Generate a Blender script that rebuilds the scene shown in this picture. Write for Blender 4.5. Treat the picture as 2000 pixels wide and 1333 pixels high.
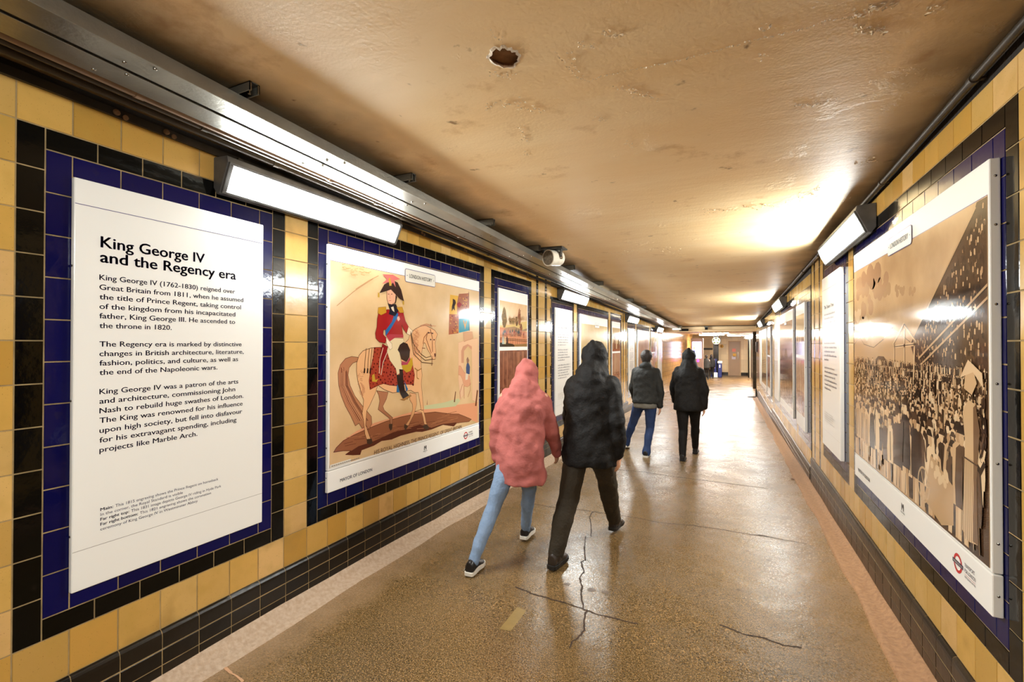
import bpy, bmesh, math, random
from math import sin, cos, pi, radians, sqrt
from mathutils import Vector, Matrix
random.seed(7)
for o in list(bpy.data.objects): bpy.data.objects.remove(o)
SC = bpy.context.scene
COL = SC.collection
S = 1.1                     # metres per layout unit

# ------------------------------------------------------------------ camera
CAM = Vector((2.21603, -0.725126, 1.45908)); FPX = 912.798
_yaw, _pitch, _roll = 0.437395, 0.00763, 0.000554
_f = Vector((-sin(_yaw)*cos(_pitch), cos(_yaw)*cos(_pitch), sin(_pitch)))
_r = Vector((cos(_yaw), sin(_yaw), 0)); _u = _r.cross(_f)
_r, _u = _r*cos(_roll)+_u*sin(_roll), -_r*sin(_roll)+_u*cos(_roll)
cd = bpy.data.cameras.new('camera'); cam = bpy.data.objects.new('camera', cd); COL.objects.link(cam)
M = Matrix((( _r.x, _u.x, -_f.x, CAM.x*S), (_r.y, _u.y, -_f.y, CAM.y*S), (_r.z, _u.z, -_f.z, CAM.z*S), (0, 0, 0, 1)))
cam.matrix_world = M
cd.sensor_width = 36; cd.lens = FPX/2000*36; cd.clip_start = 0.02; cd.clip_end = 200
SC.camera = cam
# ------------------------------------------------------------------ view + world
SC.view_settings.view_transform = 'Standard'; SC.view_settings.look = 'None'
SC.view_settings.gamma = 1; SC.view_settings.use_curve_mapping = False
SC.view_settings.exposure = 0.0
w = bpy.data.worlds.new('world'); SC.world = w; w.use_nodes = True
w.node_tree.nodes['Background'].inputs[0].default_value = (0.02, 0.013, 0.007, 1)
w.node_tree.nodes['Background'].inputs[1].default_value = 0.25
LAMP = 142.0                 # strength of the wall lamps' diffusers
HALL = 165.0                 # strength of the ceiling tubes in the ticket hall

# ------------------------------------------------------------------ layout helpers (layout units)
W = 3.019; H = 0.0762; T = 2*H; FB = 0.405; T0 = 1.2225
def ray(px, py): return _f + _r*((px-1000)/FPX) - _u*((py-666.5)/FPX)
def onX(px, py, X): v = ray(px, py); return CAM + v*((X-CAM.x)/v.x)
def onY(px, py, Y): v = ray(px, py); return CAM + v*((Y-CAM.y)/v.y)
def onZ(px, py, Z): v = ray(px, py); return CAM + v*((Z-CAM.z)/v.z)
def floor_z(y): return 0.0 if y < 1.5 else (-0.02*(y-1.5) if y < 17.5 else -0.32)
def ceil_z(y): return 2.425 if y < 0 else 2.425-0.0175*min(y, 17.5)
def onFloor(px, py):
    z = 0
    for _ in range(12):
        p = onZ(px, py, z); z = floor_z(p.y)
    return onZ(px, py, z)
def onCeil(px, py):
    z = 2.42
    for _ in range(12):
        p = onZ(px, py, z); z = ceil_z(p.y)
    return onZ(px, py, z)

# ------------------------------------------------------------------ materials
def srgb(r, g, b):
    f = lambda c: (c/255/12.92) if c/255 <= .04045 else ((c/255+.055)/1.055)**2.4
    return (f(r), f(g), f(b), 1)
_mats = {}
def mat(name, col, rough=.5, metal=0, bump=0, bscale=40, var=0, vscale=8, spec=.5, emit=0, coat=0, vcol2=None, detail=4):
    if name in _mats: return _mats[name]
    m = bpy.data.materials.new(name); m.use_nodes = True; nt = m.node_tree; b = nt.nodes['Principled BSDF']
    c = srgb(*col)
    b.inputs['Base Color'].default_value = c; b.inputs['Roughness'].default_value = rough
    b.inputs['Metallic'].default_value = metal; b.inputs['Specular IOR Level'].default_value = spec
    b.inputs['Coat Weight'].default_value = coat; b.inputs['Coat Roughness'].default_value = .08
    if emit:
        b.inputs['Emission Color'].default_value = c; b.inputs['Emission Strength'].default_value = emit
    if var or bump:
        tc = nt.nodes.new('ShaderNodeTexCoord')
    if var:
        n = nt.nodes.new('ShaderNodeTexNoise'); n.inputs['Scale'].default_value = vscale; n.inputs['Detail'].default_value = detail
        nt.links.new(tc.outputs['Object'], n.inputs['Vector'])
        r = nt.nodes.new('ShaderNodeValToRGB'); r.color_ramp.elements[0].position = .35; r.color_ramp.elements[1].position = .65
        c2 = srgb(*vcol2) if vcol2 else tuple([x*(1-var) for x in c[:3]]+[1])
        r.color_ramp.elements[0].color = c2; r.color_ramp.elements[1].color = c
        nt.links.new(n.outputs['Fac'], r.inputs['Fac']); nt.links.new(r.outputs['Color'], b.inputs['Base Color'])
    if bump:
        n = nt.nodes.new('ShaderNodeTexNoise'); n.inputs['Scale'].default_value = bscale; n.inputs['Detail'].default_value = 5
        nt.links.new(tc.outputs['Object'], n.inputs['Vector'])
        bp = nt.nodes.new('ShaderNodeBump'); bp.inputs['Strength'].default_value = bump; bp.inputs['Distance'].default_value = .01
        nt.links.new(n.outputs['Fac'], bp.inputs['Height']); nt.links.new(bp.outputs['Normal'], b.inputs['Normal'])
    _mats[name] = m; return m

def tile_mat(name, rough, speck=0, spec=.5, wav=.12):
    m = bpy.data.materials.new(name); m.use_nodes = True; nt = m.node_tree; L = nt.links; b = nt.nodes['Principled BSDF']
    a = nt.nodes.new('ShaderNodeAttribute'); a.attribute_name = 'tint'
    tc = nt.nodes.new('ShaderNodeTexCoord')
    last = a.outputs['Color']
    def over(last, scale, lo, hi, col, amt):
        n = nt.nodes.new('ShaderNodeTexNoise'); n.inputs['Scale'].default_value = scale; n.inputs['Detail'].default_value = 3
        L.new(tc.outputs['Object'], n.inputs['Vector'])
        r = nt.nodes.new('ShaderNodeMapRange'); r.inputs['From Min'].default_value = lo; r.inputs['From Max'].default_value = hi
        r.inputs['To Max'].default_value = amt
        L.new(n.outputs['Fac'], r.inputs['Value'])
        x = nt.nodes.new('ShaderNodeMix'); x.data_type = 'RGBA'; x.inputs['B'].default_value = col
        L.new(r.outputs['Result'], x.inputs['Factor']); L.new(last, x.inputs['A']); return x.outputs['Result']
    if speck:
        last = over(last, 210, .68, .72, srgb(70, 45, 20), .55)
        last = over(last, 12, .45, .75, srgb(186, 150, 72), .4)
        last = over(last, 3.0, .60, .72, srgb(130, 104, 56), .35)
    else:
        last = over(last, 14, .64, .70, srgb(50, 42, 34), .15)
    L.new(last, b.inputs['Base Color'])
    b.inputs['Roughness'].default_value = rough; b.inputs['Specular IOR Level'].default_value = spec
    n = nt.nodes.new('ShaderNodeTexNoise'); n.inputs['Scale'].default_value = 28; n.inputs['Detail'].default_value = 3
    L.new(tc.outputs['Object'], n.inputs['Vector'])
    bp = nt.nodes.new('ShaderNodeBump'); bp.inputs['Strength'].default_value = wav; bp.inputs['Distance'].default_value = .004
    L.new(n.outputs['Fac'], bp.inputs['Height']); L.new(bp.outputs['Normal'], b.inputs['Normal'])
    return m
M_YEL = tile_mat('cream_yellow_glaze', .17, 1, .33)
M_BLK = tile_mat('black_glaze', .09, 0, .26)
M_BLU = tile_mat('blue_glaze', .09, 0, .26)
M_SKT = tile_mat('skirting_glaze', .28, 0, .3, .3)
M_GRT = mat('grout', (176, 150, 104), .9, bump=.3, bscale=120, var=.4, vscale=9)
M_DRT = mat('sooty_plaster', (38, 29, 20), .85, bump=.6, bscale=40, var=.4, vscale=6)
M_STEEL = mat('galvanised_steel', (158, 154, 142), .34, metal=.85, bump=.12, bscale=60, var=.22, vscale=5)
M_DKST = mat('dark_painted_steel', (66, 64, 60), .45, metal=.4, var=.3, vscale=12)
M_SLIT = mat('black_gap', (8, 7, 6), .9)
M_PIPE = mat('dirty_conduit', (150, 122, 98), .42, metal=.1, var=.4, vscale=7)
M_PIPE2 = mat('grimy_conduit', (70, 60, 48), .45, metal=.2, var=.4, vscale=7)
M_SCREW = mat('screw_steel', (150, 145, 135), .25, metal=1)
M_WHITE = mat('white_panel_enamel', (248, 246, 240), .22, coat=0, spec=.35, bump=.02, bscale=3)
M_WHT2 = mat('white_panel_edge', (226, 220, 206), .35)
M_NAVY = mat('navy_print', (16, 12, 66), .3)
M_RULE = mat('violet_rule', (66, 52, 120), .3)
M_GREYT = mat('grey_rule', (140, 130, 120), .3)
M_BTXT = mat('black_print', (30, 24, 26), .3)
M_RED = mat('red_print', (200, 34, 40), .3)
def printm(col, rough=.085):
    return mat('print_%02x%02x%02x' % tuple(col), col, rough, spec=.35)

# ------------------------------------------------------------------ mesh building
class MB:
    def __init__(s): s.v = []; s.f = []; s.m = []; s.ms = []; s.t = []; s.hast = False
    def mi(s, m):
        if m not in s.ms: s.ms.append(m)
        return s.ms.index(m)
    def face(s, pts, m, tint=None):
        n = len(s.v); s.v += [tuple(p) for p in pts]; s.f.append(list(range(n, n+len(pts)))); s.m.append(s.mi(m))
        s.t += [tint or (1, 1, 1)]*len(pts)
        if tint: s.hast = True
    def mesh(s, vs, fs, m):
        n = len(s.v); s.v += [tuple(p) for p in vs]; k = s.mi(m)
        for f in fs: s.f.append([i+n for i in f]); s.m.append(k)
        s.t += [(1, 1, 1)]*len(vs)
    def box(s, a, b, m):
        x0, y0, z0 = a; x1, y1, z1 = b
        vs = [(x0,y0,z0),(x1,y0,z0),(x1,y1,z0),(x0,y1,z0),(x0,y0,z1),(x1,y0,z1),(x1,y1,z1),(x0,y1,z1)]
        s.mesh(vs, [(0,3,2,1),(4,5,6,7),(0,1,5,4),(1,2,6,5),(2,3,7,6),(3,0,4,7)], m)
    def tube(s, pts, r, m, n=10, cap=True, rs=None):
        pts = [Vector(p) for p in pts]; vs = []; fs = []
        for i, p in enumerate(pts):
            d = (pts[min(i+1, len(pts)-1)]-pts[max(i-1, 0)]).normalized()
            a = d.cross(Vector((0, 0, 1)));
            if a.length < .1: a = d.cross(Vector((1, 0, 0)))
            a.normalize(); b = d.cross(a); rr = rs[i] if rs else r
            for k in range(n):
                t = 2*pi*k/n; vs.append(p+a*(rr*cos(t))+b*(rr*sin(t)))
        for i in range(len(pts)-1):
            for k in range(n):
                fs.append((i*n+k, i*n+(k+1) % n, (i+1)*n+(k+1) % n, (i+1)*n+k))
        if cap: fs += [tuple(range(n))[::-1], tuple(range((len(pts)-1)*n, len(pts)*n))]
        s.mesh(vs, fs, m)
    def lathe(s, c, ax, prof, m, n=20):      # prof: list of (dist along axis, radius)
        ax = Vector(ax).normalized(); c = Vector(c)
        s.tube([c+ax*(d+1e-5*i) for i, (d, r) in enumerate(prof)], 0, m, n, True, [r for d, r in prof])
    def prism(s, prof, axis0, axis1, m, fn):   # prof closed list in 2d, fn(p,t)->3d
        n = len(prof); vs = [fn(p, axis0) for p in prof]+[fn(p, axis1) for p in prof]
        fs = [(k, (k+1) % n, n+(k+1) % n, n+k) for k in range(n)]+[tuple(range(n))[::-1], tuple(range(n, 2*n))]
        s.mesh(vs, fs, m)
    def build(s, name, parent=None, smooth=False, bevel=0, loc=None, angle=40):
        me = bpy.data.meshes.new(name)
        o0 = Vector(loc) if loc else Vector((0, 0, 0))
        me.from_pydata([tuple((Vector(p)-o0)*S) for p in s.v], [], s.f)
        for m in s.ms: me.materials.append(m)
        me.polygons.foreach_set('material_index', s.m)
        if s.hast:
            at = me.color_attributes.new('tint', 'FLOAT_COLOR', 'POINT')
            fl = []
            for c in s.t: fl += [c[0], c[1], c[2], 1]
            at.data.foreach_set('color', fl)
        me.update()
        bm = bmesh.new(); bm.from_mesh(me)
        if not s.hast: bmesh.ops.recalc_face_normals(bm, faces=bm.faces)
        bm.to_mesh(me); bm.free()
        if smooth:
            me.shade_smooth(); me.set_sharp_from_angle(angle=radians(angle))
        o = bpy.data.objects.new(name, me); COL.objects.link(o)
        if parent: o.parent = parent
        if loc: o.location = o0*S
        if bevel:
            b = o.modifiers.new('bevel', 'BEVEL'); b.width = bevel*S; b.segments = 2; b.limit_method = 'ANGLE'; b.angle_limit = radians(40)
        return o
def tag(o, label=None, cat=None, group=None, kind=None):
    if label: o['label'] = label
    if cat: o['category'] = cat
    if group: o['group'] = group
    if kind: o['kind'] = kind
    return o
def thing(name, label, cat, loc, group=None, rz=0):
    o = bpy.data.objects.new(name, None); COL.objects.link(o); o.location = Vector(loc)*S; o.rotation_euler = (0, 0, rz)
    o.empty_display_size = .1
    return tag(o, label, cat, group)
def kid(mb, name, root, smooth=False, bevel=0, angle=40, parent=None):
    """build a mesh given in layout coordinates as a child of root (whose rotation is zero)"""
    base = Vector(root.location)/S
    o = mb.build(name, None, smooth, bevel, None, angle)
    par = parent or root
    me = o.data; me.transform(Matrix.Translation(-base*S)); o.parent = par
    return o

# ------------------------------------------------------------------ the tiled walls
YCOLS = [(212, 170, 92), (204, 160, 80), (214, 174, 104), (198, 152, 74), (218, 176, 112), (208, 164, 86), (202, 160, 86), (194, 148, 68), (210, 168, 94)]
def lin(c, k=1): r = srgb(*c); return (r[0]*k, r[1]*k, r[2]*k)
def wallbuild(side, name, mods, y_lo, y_hi):
    mb = MB(); mk = MB(); wl = mb
    X = (lambda d: d) if side == 'L' else (lambda d: W-d)
    def tile(y0, y1, z0, z1, m, tint, d0=0, th=.0032, gap=.0016, cham=.0016):
        mb = mk if d0 else wl
        if y1 <= y_lo or y0 >= y_hi: return
        y0 = max(y0, y_lo); y1 = min(y1, y_hi)
        if y1-y0 < .008 or z1-z0 < .008: return
        a = gap; c = gap+cham
        j = [random.uniform(-.0005, .0005) for _ in range(4)]
        o = [(X(d0), y0+a, z0+a), (X(d0), y1-a, z0+a), (X(d0), y1-a, z1-a), (X(d0), y0+a, z1-a)]
        i = [(X(d0+th+j[0]), y0+c, z0+c), (X(d0+th+j[1]), y1-c, z0+c), (X(d0+th+j[2]), y1-c, z1-c), (X(d0+th+j[3]), y0+c, z1-c)]
        if side == 'L': 
            mb.face(i, m, tint)
            for k in range(4): mb.face([o[k], o[(k+1) % 4], i[(k+1) % 4], i[k]], m, tint)
        else:
            mb.face(i[::-1], m, tint)
            for k in range(4): mb.face([i[k], i[(k+1) % 4], o[(k+1) % 4], o[k]], m, tint)
    def yel(*a): 
        k = random.uniform(.88, 1.06); tile(*a, M_YEL, lin(random.choice(YCOLS), k))
    def blk(*a): k = random.uniform(.6, 1.3); tile(*a, M_BLK, lin((10, 9, 7), k))
    def blu(*a): k = random.uniform(.8, 1.15); tile(*a, M_BLU, lin((10, 11, 70), k))
    for (Y0, dz, pat) in mods:
        ya = lambda s: Y0+s*H
        za = lambda z: FB+dz+z*T
        ztop = 2.368 - .02*max(0, Y0) + (.0 if side == 'L' else -.015)
        zt = min(za(12)+T*.9, ztop)
        s = 0
        for kind, wd in pat:
            a, b = s, s+wd; s = b
            if kind == 'F':
                for k in range(12):
                    blk(ya(a), ya(a+1), za(k), za(k+1)); blk(ya(b-1), ya(b), za(k), za(k+1))
                for k in range(11):
                    blu(ya(a+1), ya(a+2), za(k+.5), za(k+1.5)); blu(ya(b-2), ya(b-1), za(k+.5), za(k+1.5))
                for q in range(a+1, b-1, 2):
                    blk(ya(q), ya(min(q+2, b-1)), za(11.5), za(12)); blk(ya(q), ya(min(q+2, b-1)), za(0), za(.5))
                for q in range(a+2, b-2, 2):
                    blu(ya(q), ya(min(q+2, b-2)), za(11), za(11.5)); blu(ya(q), ya(min(q+2, b-2)), za(.5), za(1))
                blu(ya(a+2), ya(b-2), za(1), za(11))
            elif kind == 'Y':
                for k in range(12): yel(ya(a), ya(b), za(k), za(k+1))
            else:
                for k in range(12): blk(ya(a), ya(b), za(k), za(k+1))
        # rows above and below the frames
        s = 0; cuts = []
        for kind, wd in pat:
            if kind == 'F':
                cuts += [(q, min(q+2, s+wd), 'Y') for q in range(s, s+wd, 2)]
            else: cuts.append((s, s+wd, kind))
            s += wd
        for a, b, kind in cuts:
            f = yel if kind == 'Y' else blk
            if zt-za(12) > .01: f(ya(a), ya(b), za(12), zt)
            f(ya(a), ya(b), za(-1.09), za(0))
        # skirting
        n = s
        Xs = X
        def sk(): return lin((46, 36, 25), random.uniform(.5, 1.4)) if side == 'R' else lin((28, 22, 15), random.uniform(.6, 1.5))
        for q in range(0, n, 2):
            y0, y1 = ya(q), ya(min(q+2, n))
            if y1 <= y_lo or y0 >= y_hi: continue
            y0 = max(y0, y_lo)+.0016; y1 = min(y1, y_hi)-.0016
            if y1-y0 < .01: continue
            t = sk()
            z0, z1 = za(-1.62)+.003, za(-1.09)-.001
            prof = [(0, z1), (.006, z1-.001), (.013, z1-.005), (.018, z1-.014), (.020, z1-.026), (.020, z0+.001), (.012, z0)]
            for (d1, zz1), (d2, zz2) in zip(prof[:-1], prof[1:]):
                P = [(X(d1), y0, zz1), (X(d2), y0, zz2), (X(d2), y1, zz2), (X(d1), y1, zz1)]
                mk.face(P if side == 'L' else P[::-1], M_SKT, t)
                P = [(X(max(d1-.0014, .0005)), y1, zz1), (X(d2-.0014), y1, zz2), (X(d2-.0014), y1+.0034, zz2), (X(max(d1-.0014, .0005)), y1+.0034, zz1)]
                mk.face(P if side == 'L' else P[::-1], M_GRT, (1, 1, 1))
            for (zz0, zz1) in ((za(-2.06), za(-1.62)), (za(-2.9), za(-2.06))):
                tile(y0-.0016, y1+.0016, zz0, zz1, M_SKT, sk(), .018, .003)
        # grout body
        g0, g1 = max(ya(0), y_lo), min(ya(n), y_hi)
        if g1 > g0:
            for d, za0, za1 in ((0, za(-1.15), zt), (.018, za(-2.9), za(-1.62)+.004)):
                P = [(X(d+.0009), g0, za0), (X(d+.0009), g1, za0), (X(d+.0009), g1, za1), (X(d+.0009), g0, za1)]
                (mk if d else mb).face(P if side == 'L' else P[::-1], M_GRT, (1, 1, 1))
            P = [(X(.0), g0, za(-1.62)+.004), (X(.019), g0, za(-1.62)+.004), (X(.019), g1, za(-1.62)+.004), (X(0), g1, za(-1.62)+.004)]
            mk.face(P, M_GRT, (1, 1, 1))
            # sooty render above the tiles
            P = [(X(.001), g0, zt), (X(.001), g1, zt), (X(.001), g1, 2.6), (X(.001), g0, 2.6)]
            mb.face(P if side == 'L' else P[::-1], M_DRT, (1, 1, 1))
            # structural body behind
            mb.box((min(X(-.001), X(-.2)), g0, -.6), (max(X(-.001), X(-.2)), g1, 2.6), M_DRT)
    tag(mk.build(name.replace('wall', 'baseboard')), kind='structure')
    return tag(mb.build(name), kind='structure')
PL = [('F', 14), ('Y', 2), ('F', 28), ('Y', 2), ('F', 14), ('Y', 2), ('B', 1), ('Y', 3), ('B', 1), ('Y', 2)]
PR = [('F', 14), ('Y', 2), ('F', 28), ('Y', 2), ('F', 14), ('Y', 2), ('B', 1), ('Y', 3), ('B', 1), ('Y', 2)]
LM = [(-69*H, 0, PL), (0, 0, PL), (69*H-.035, -.115, PL), (138*H-.11, -.225, PL), (207*H-.19, -.32, PL)]
RM = [(T0-85*H, 0, PR), (T0-16*H, 0, PR), (T0+53*H+.06, -.115, PR), (T0+122*H-.0, -.225, PR), (T0+191*H-.06, -.32, PR)]
YB = -5.2; LEND = 16.75; REND = 17.25
wallbuild('L', 'wall_left', LM, YB, LEND)
wallbuild('R', 'wall_right', RM, YB, REND)
# ------------------------------------------------------------------ floor
def floor_mat():
    m = bpy.data.materials.new('worn_terrazzo'); m.use_nodes = True; nt = m.node_tree; L = nt.links; b = nt.nodes['Principled BSDF']
    tc = nt.nodes.new('ShaderNodeTexCoord')
    def noise(sc, det=4, rough=.5):
        n = nt.nodes.new('ShaderNodeTexNoise'); n.inputs['Scale'].default_value = sc; n.inputs['Detail'].default_value = det; n.inputs['Roughness'].default_value = rough
        L.new(tc.outputs['Object'], n.inputs['Vector']); return n.outputs['Fac']
    def mr(x, a, c, d=0, e=1):
        r = nt.nodes.new('ShaderNodeMapRange'); r.inputs['From Min'].default_value = a; r.inputs['From Max'].default_value = c
        r.inputs['To Min'].default_value = d; r.inputs['To Max'].default_value = e; L.new(x, r.inputs['Value']); return r.outputs['Result']
    def mix(f, A, B, t='MIX'):
        x = nt.nodes.new('ShaderNodeMix'); x.data_type = 'RGBA'; x.blend_type = t
        for s, v in (('A', A), ('B', B)):
            if isinstance(v, tuple): x.inputs[s].default_value = v
            else: L.new(v, x.inputs[s])
        if isinstance(f, float): x.inputs['Factor'].default_value = f
        else: L.new(f, x.inputs['Factor'])
        return x.outputs['Result']
    v = nt.nodes.new('ShaderNodeTexVoronoi'); v.inputs['Scale'].default_value = 150; L.new(tc.outputs['Object'], v.inputs['Vector'])
    base = mix(mr(noise(1.4), .35, .65), srgb(100, 78, 43), srgb(118, 92, 53))
    base = mix(mr(noise(190, 2), .50, .55, 0, .95), base, srgb(36, 25, 12))
    base = mix(mr(noise(150, 2), .38, .44, .9, 0), base, srgb(176, 140, 92))
    base = mix(mr(noise(420, 1), .60, .66, 0, .6), base, srgb(40, 32, 22))
    # pale cement dust lying along both walls
    sx = nt.nodes.new('ShaderNodeSeparateXYZ'); L.new(tc.outputs['Object'], sx.inputs[0])
    def add(a, k):
        q = nt.nodes.new('ShaderNodeMath'); q.operation = 'ADD'; L.new(a, q.inputs[0])
        if isinstance(k, float): q.inputs[1].default_value = k
        else: L.new(k, q.inputs[1])
        return q.outputs[0]
    nz = mr(noise(5, 4), .2, .8, -.1*S, .1*S)
    le = mr(add(sx.outputs['X'], nz), .14*S, .42*S, 1, 0)
    re = mr(add(sx.outputs['X'], nz), (W-.50)*S, (W-.10)*S, 0, 1)
    base = mix(mr(add(le, mr(noise(60), .3, .7, -.25, .25)), 0, 1, 0, .8), base, srgb(160, 130, 98))
    base = mix(mr(add(re, mr(noise(60), .3, .7, -.25, .25)), 0, 1, 0, .6), base, srgb(156, 120, 80))
    L.new(base, b.inputs['Base Color'])
    rg = mr(noise(2.2, 6, .6), .3, .7, .20, .36)
    rg2 = mr(add(mr(noise(90, 3), .4, .6, -.05, .05), rg), 0, 1, 0, 1)
    L.new(rg2, b.inputs['Roughness']); b.inputs['Specular IOR Level'].default_value = .48
    bp = nt.nodes.new('ShaderNodeBump'); bp.inputs['Strength'].default_value = .22; bp.inputs['Distance'].default_value = .006
    L.new(noise(85, 4), bp.inputs['Height'])
    bp2 = nt.nodes.new('ShaderNodeBump'); bp2.inputs['Strength'].default_value = .12; bp2.inputs['Distance'].default_value = .03
    L.new(noise(7, 3), bp2.inputs['Height']); L.new(bp.outputs['Normal'], bp2.inputs['Normal'])
    L.new(bp2.outputs['Normal'], b.inputs['Normal'])
    return m
M_FLR = floor_mat()
HALLZ = -0.32
mb = MB()
ys = [YB, -2, 1.5, 3, 5, 8, 11, 14, 17.5]
for a, c in zip(ys[:-1], ys[1:]):
    mb.face([(-.02, a, floor_z(a)), (W+.02, a, floor_z(a)), (W+.02, c, floor_z(c)), (-.02, c, floor_z(c))], M_FLR)
# the ticket hall beyond
mb.face([(-6, 17.5, HALLZ), (9, 17.5, HALLZ), (9, 31, HALLZ), (-6, 31, HALLZ)], M_FLR)
floor = tag(mb.build('floor'), kind='structure')

M_KERB = mat('cement_fillet', (186, 162, 138), .8, bump=.7, bscale=40, var=.2, vscale=45, vcol2=(168, 142, 116))
M_KERB2 = mat('ochre_fillet', (168, 126, 86), .7, bump=.7, bscale=40, var=.25, vscale=45, vcol2=(146, 106, 70))
for side in ('left', 'right'):
    mb = MB(); n = 60; y1 = LEND if side == 'left' else REND
    prof = [(0, .055), (.02, .048), (.032, .032), (.045, .018), (.07, .010), (.10, .006), (.128, .001), (.135, -.01)] if side == 'left' else \
           [(0, .05), (.02, .046), (.034, .03), (.05, .022), (.09, .018), (.112, .016), (.122, .008), (.128, -.01)]
    rnd = random.Random(3)
    rows = []
    for i in range(n+1):
        y = YB+(y1-YB)*i/n; k = 1+rnd.uniform(-.12, .12)
        rows.append([((d*k+.015 if side == 'left' else W-.015-d*k), y, floor_z(y)+z*k) for d, z in prof])
    vs = [p for r in rows for p in r]; m = len(prof)
    fs = [(i*m+j, i*m+j+1, (i+1)*m+j+1, (i+1)*m+j) for i in range(n) for j in range(m-1)]
    mb.mesh(vs, fs, M_KERB if side == 'left' else M_KERB2)
    tag(mb.build('trim_1' if side == 'left' else 'trim_2', smooth=True, angle=60), kind='structure')

# cracks, patches and gum on the floor: thin flat marks lying on it
M_CRACK = mat('floor_crack', (52, 34, 20), .8)
M_PATCH = mat('tan_tape', (136, 110, 58), .5, var=.15, vscale=30)
M_GUM = mat('trodden_gum', (92, 70, 48), .45, var=.3, vscale=40)
def c9(x, y): return (900+x/3.0783, 900+y/3.0783)
def ribbon(mb, pts, w0, m, jit=.0, lift=.0012):
    P = []
    for a, b in zip(pts[:-1], pts[1:]):
        for k in range(4):
            t = k/4; P.append(a.lerp(b, t))
    P.append(pts[-1]); q = []
    for i, p in enumerate(P):
        q.append(p+Vector((random.uniform(-jit, jit), random.uniform(-jit, jit), 0)))
    for i in range(len(q)-1):
        a, b = q[i], q[i+1]; d = (b-a); n = Vector((-d.y, d.x, 0)).normalized()*w0*random.uniform(.35, .7)
        z = Vector((0, 0, lift))
        mb.face([a-n+z, b-n+z, b+n+z, a+n+z], m)
mb = MB()
CR = [[(440, 263), (600, 290), (740, 300), (870, 318), (1000, 338), (1080, 350), (1200, 375), (1400, 392), (1550, 412), (1700, 440), (1847, 460)],
      [(795, 308), (775, 340), (785, 400), (780, 458)], [(748, 458), (742, 520), (750, 600), (722, 610), (740, 670), (715, 710), (728, 760), (722, 800), (735, 890)],
      [(330, 760), (420, 800), (600, 850), (720, 888), (830, 930), (960, 960), (1060, 985)], [(755, 905), (738, 980), (748, 1020), (700, 1070), (668, 1090), (655, 1130)],
      [(1560, 990), (1640, 1020), (1720, 1050), (1847, 1075)], [(900, 52), (1100, 70), (1300, 100), (1500, 125), (1700, 150), (1847, 170)]]
for c in CR: ribbon(mb, [onFloor(*c9(*p)) for p in c], .0085 if c[0][1] > 100 else .012, M_CRACK, .004)
# short crack at the lower left and one at the right wall
for c in [[(420, 1295), (445, 1310), (475, 1333)]]: ribbon(mb, [onFloor(*p) for p in c], .010, mat('pale_crack', (196, 150, 112), .8), .004)
for c in [[(1480, 1045), (1530, 1055), (1575, 1063)], [(1480, 1243), (1530, 1262), (1565, 1265)]]: ribbon(mb, [onFloor(*p) for p in c], .008, M_CRACK, .004)
kidf = mb.build('floor_cracks', floor)
mb = MB()
mb.face([onFloor(*c9(*p))+Vector((0, 0, .0012)) for p in [(232, 1015), (300, 1028), (395, 905), (340, 882)]], M_PATCH)
tag(mb.build('tape_patch', floor))
mb = MB()
for (x, y, r) in [(1108, 1142, .020), (1155, 1153, .028), (1182, 1158, .024), (1251, 988, .016), (1303, 911, .02), (1460, 1077, .012), (1500, 1095, .014), (1443, 1153, .012), (1143, 1316, .012)]:
    c = onFloor(x, y); n = 14
    mb.face([c+Vector((r*cos(2*pi*k/n)*random.uniform(.75, 1.1), r*.8*sin(2*pi*k/n)*random.uniform(.75, 1.1), .0014)) for k in range(n)], M_GUM)
mb.build('gum_stain', floor)

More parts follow.
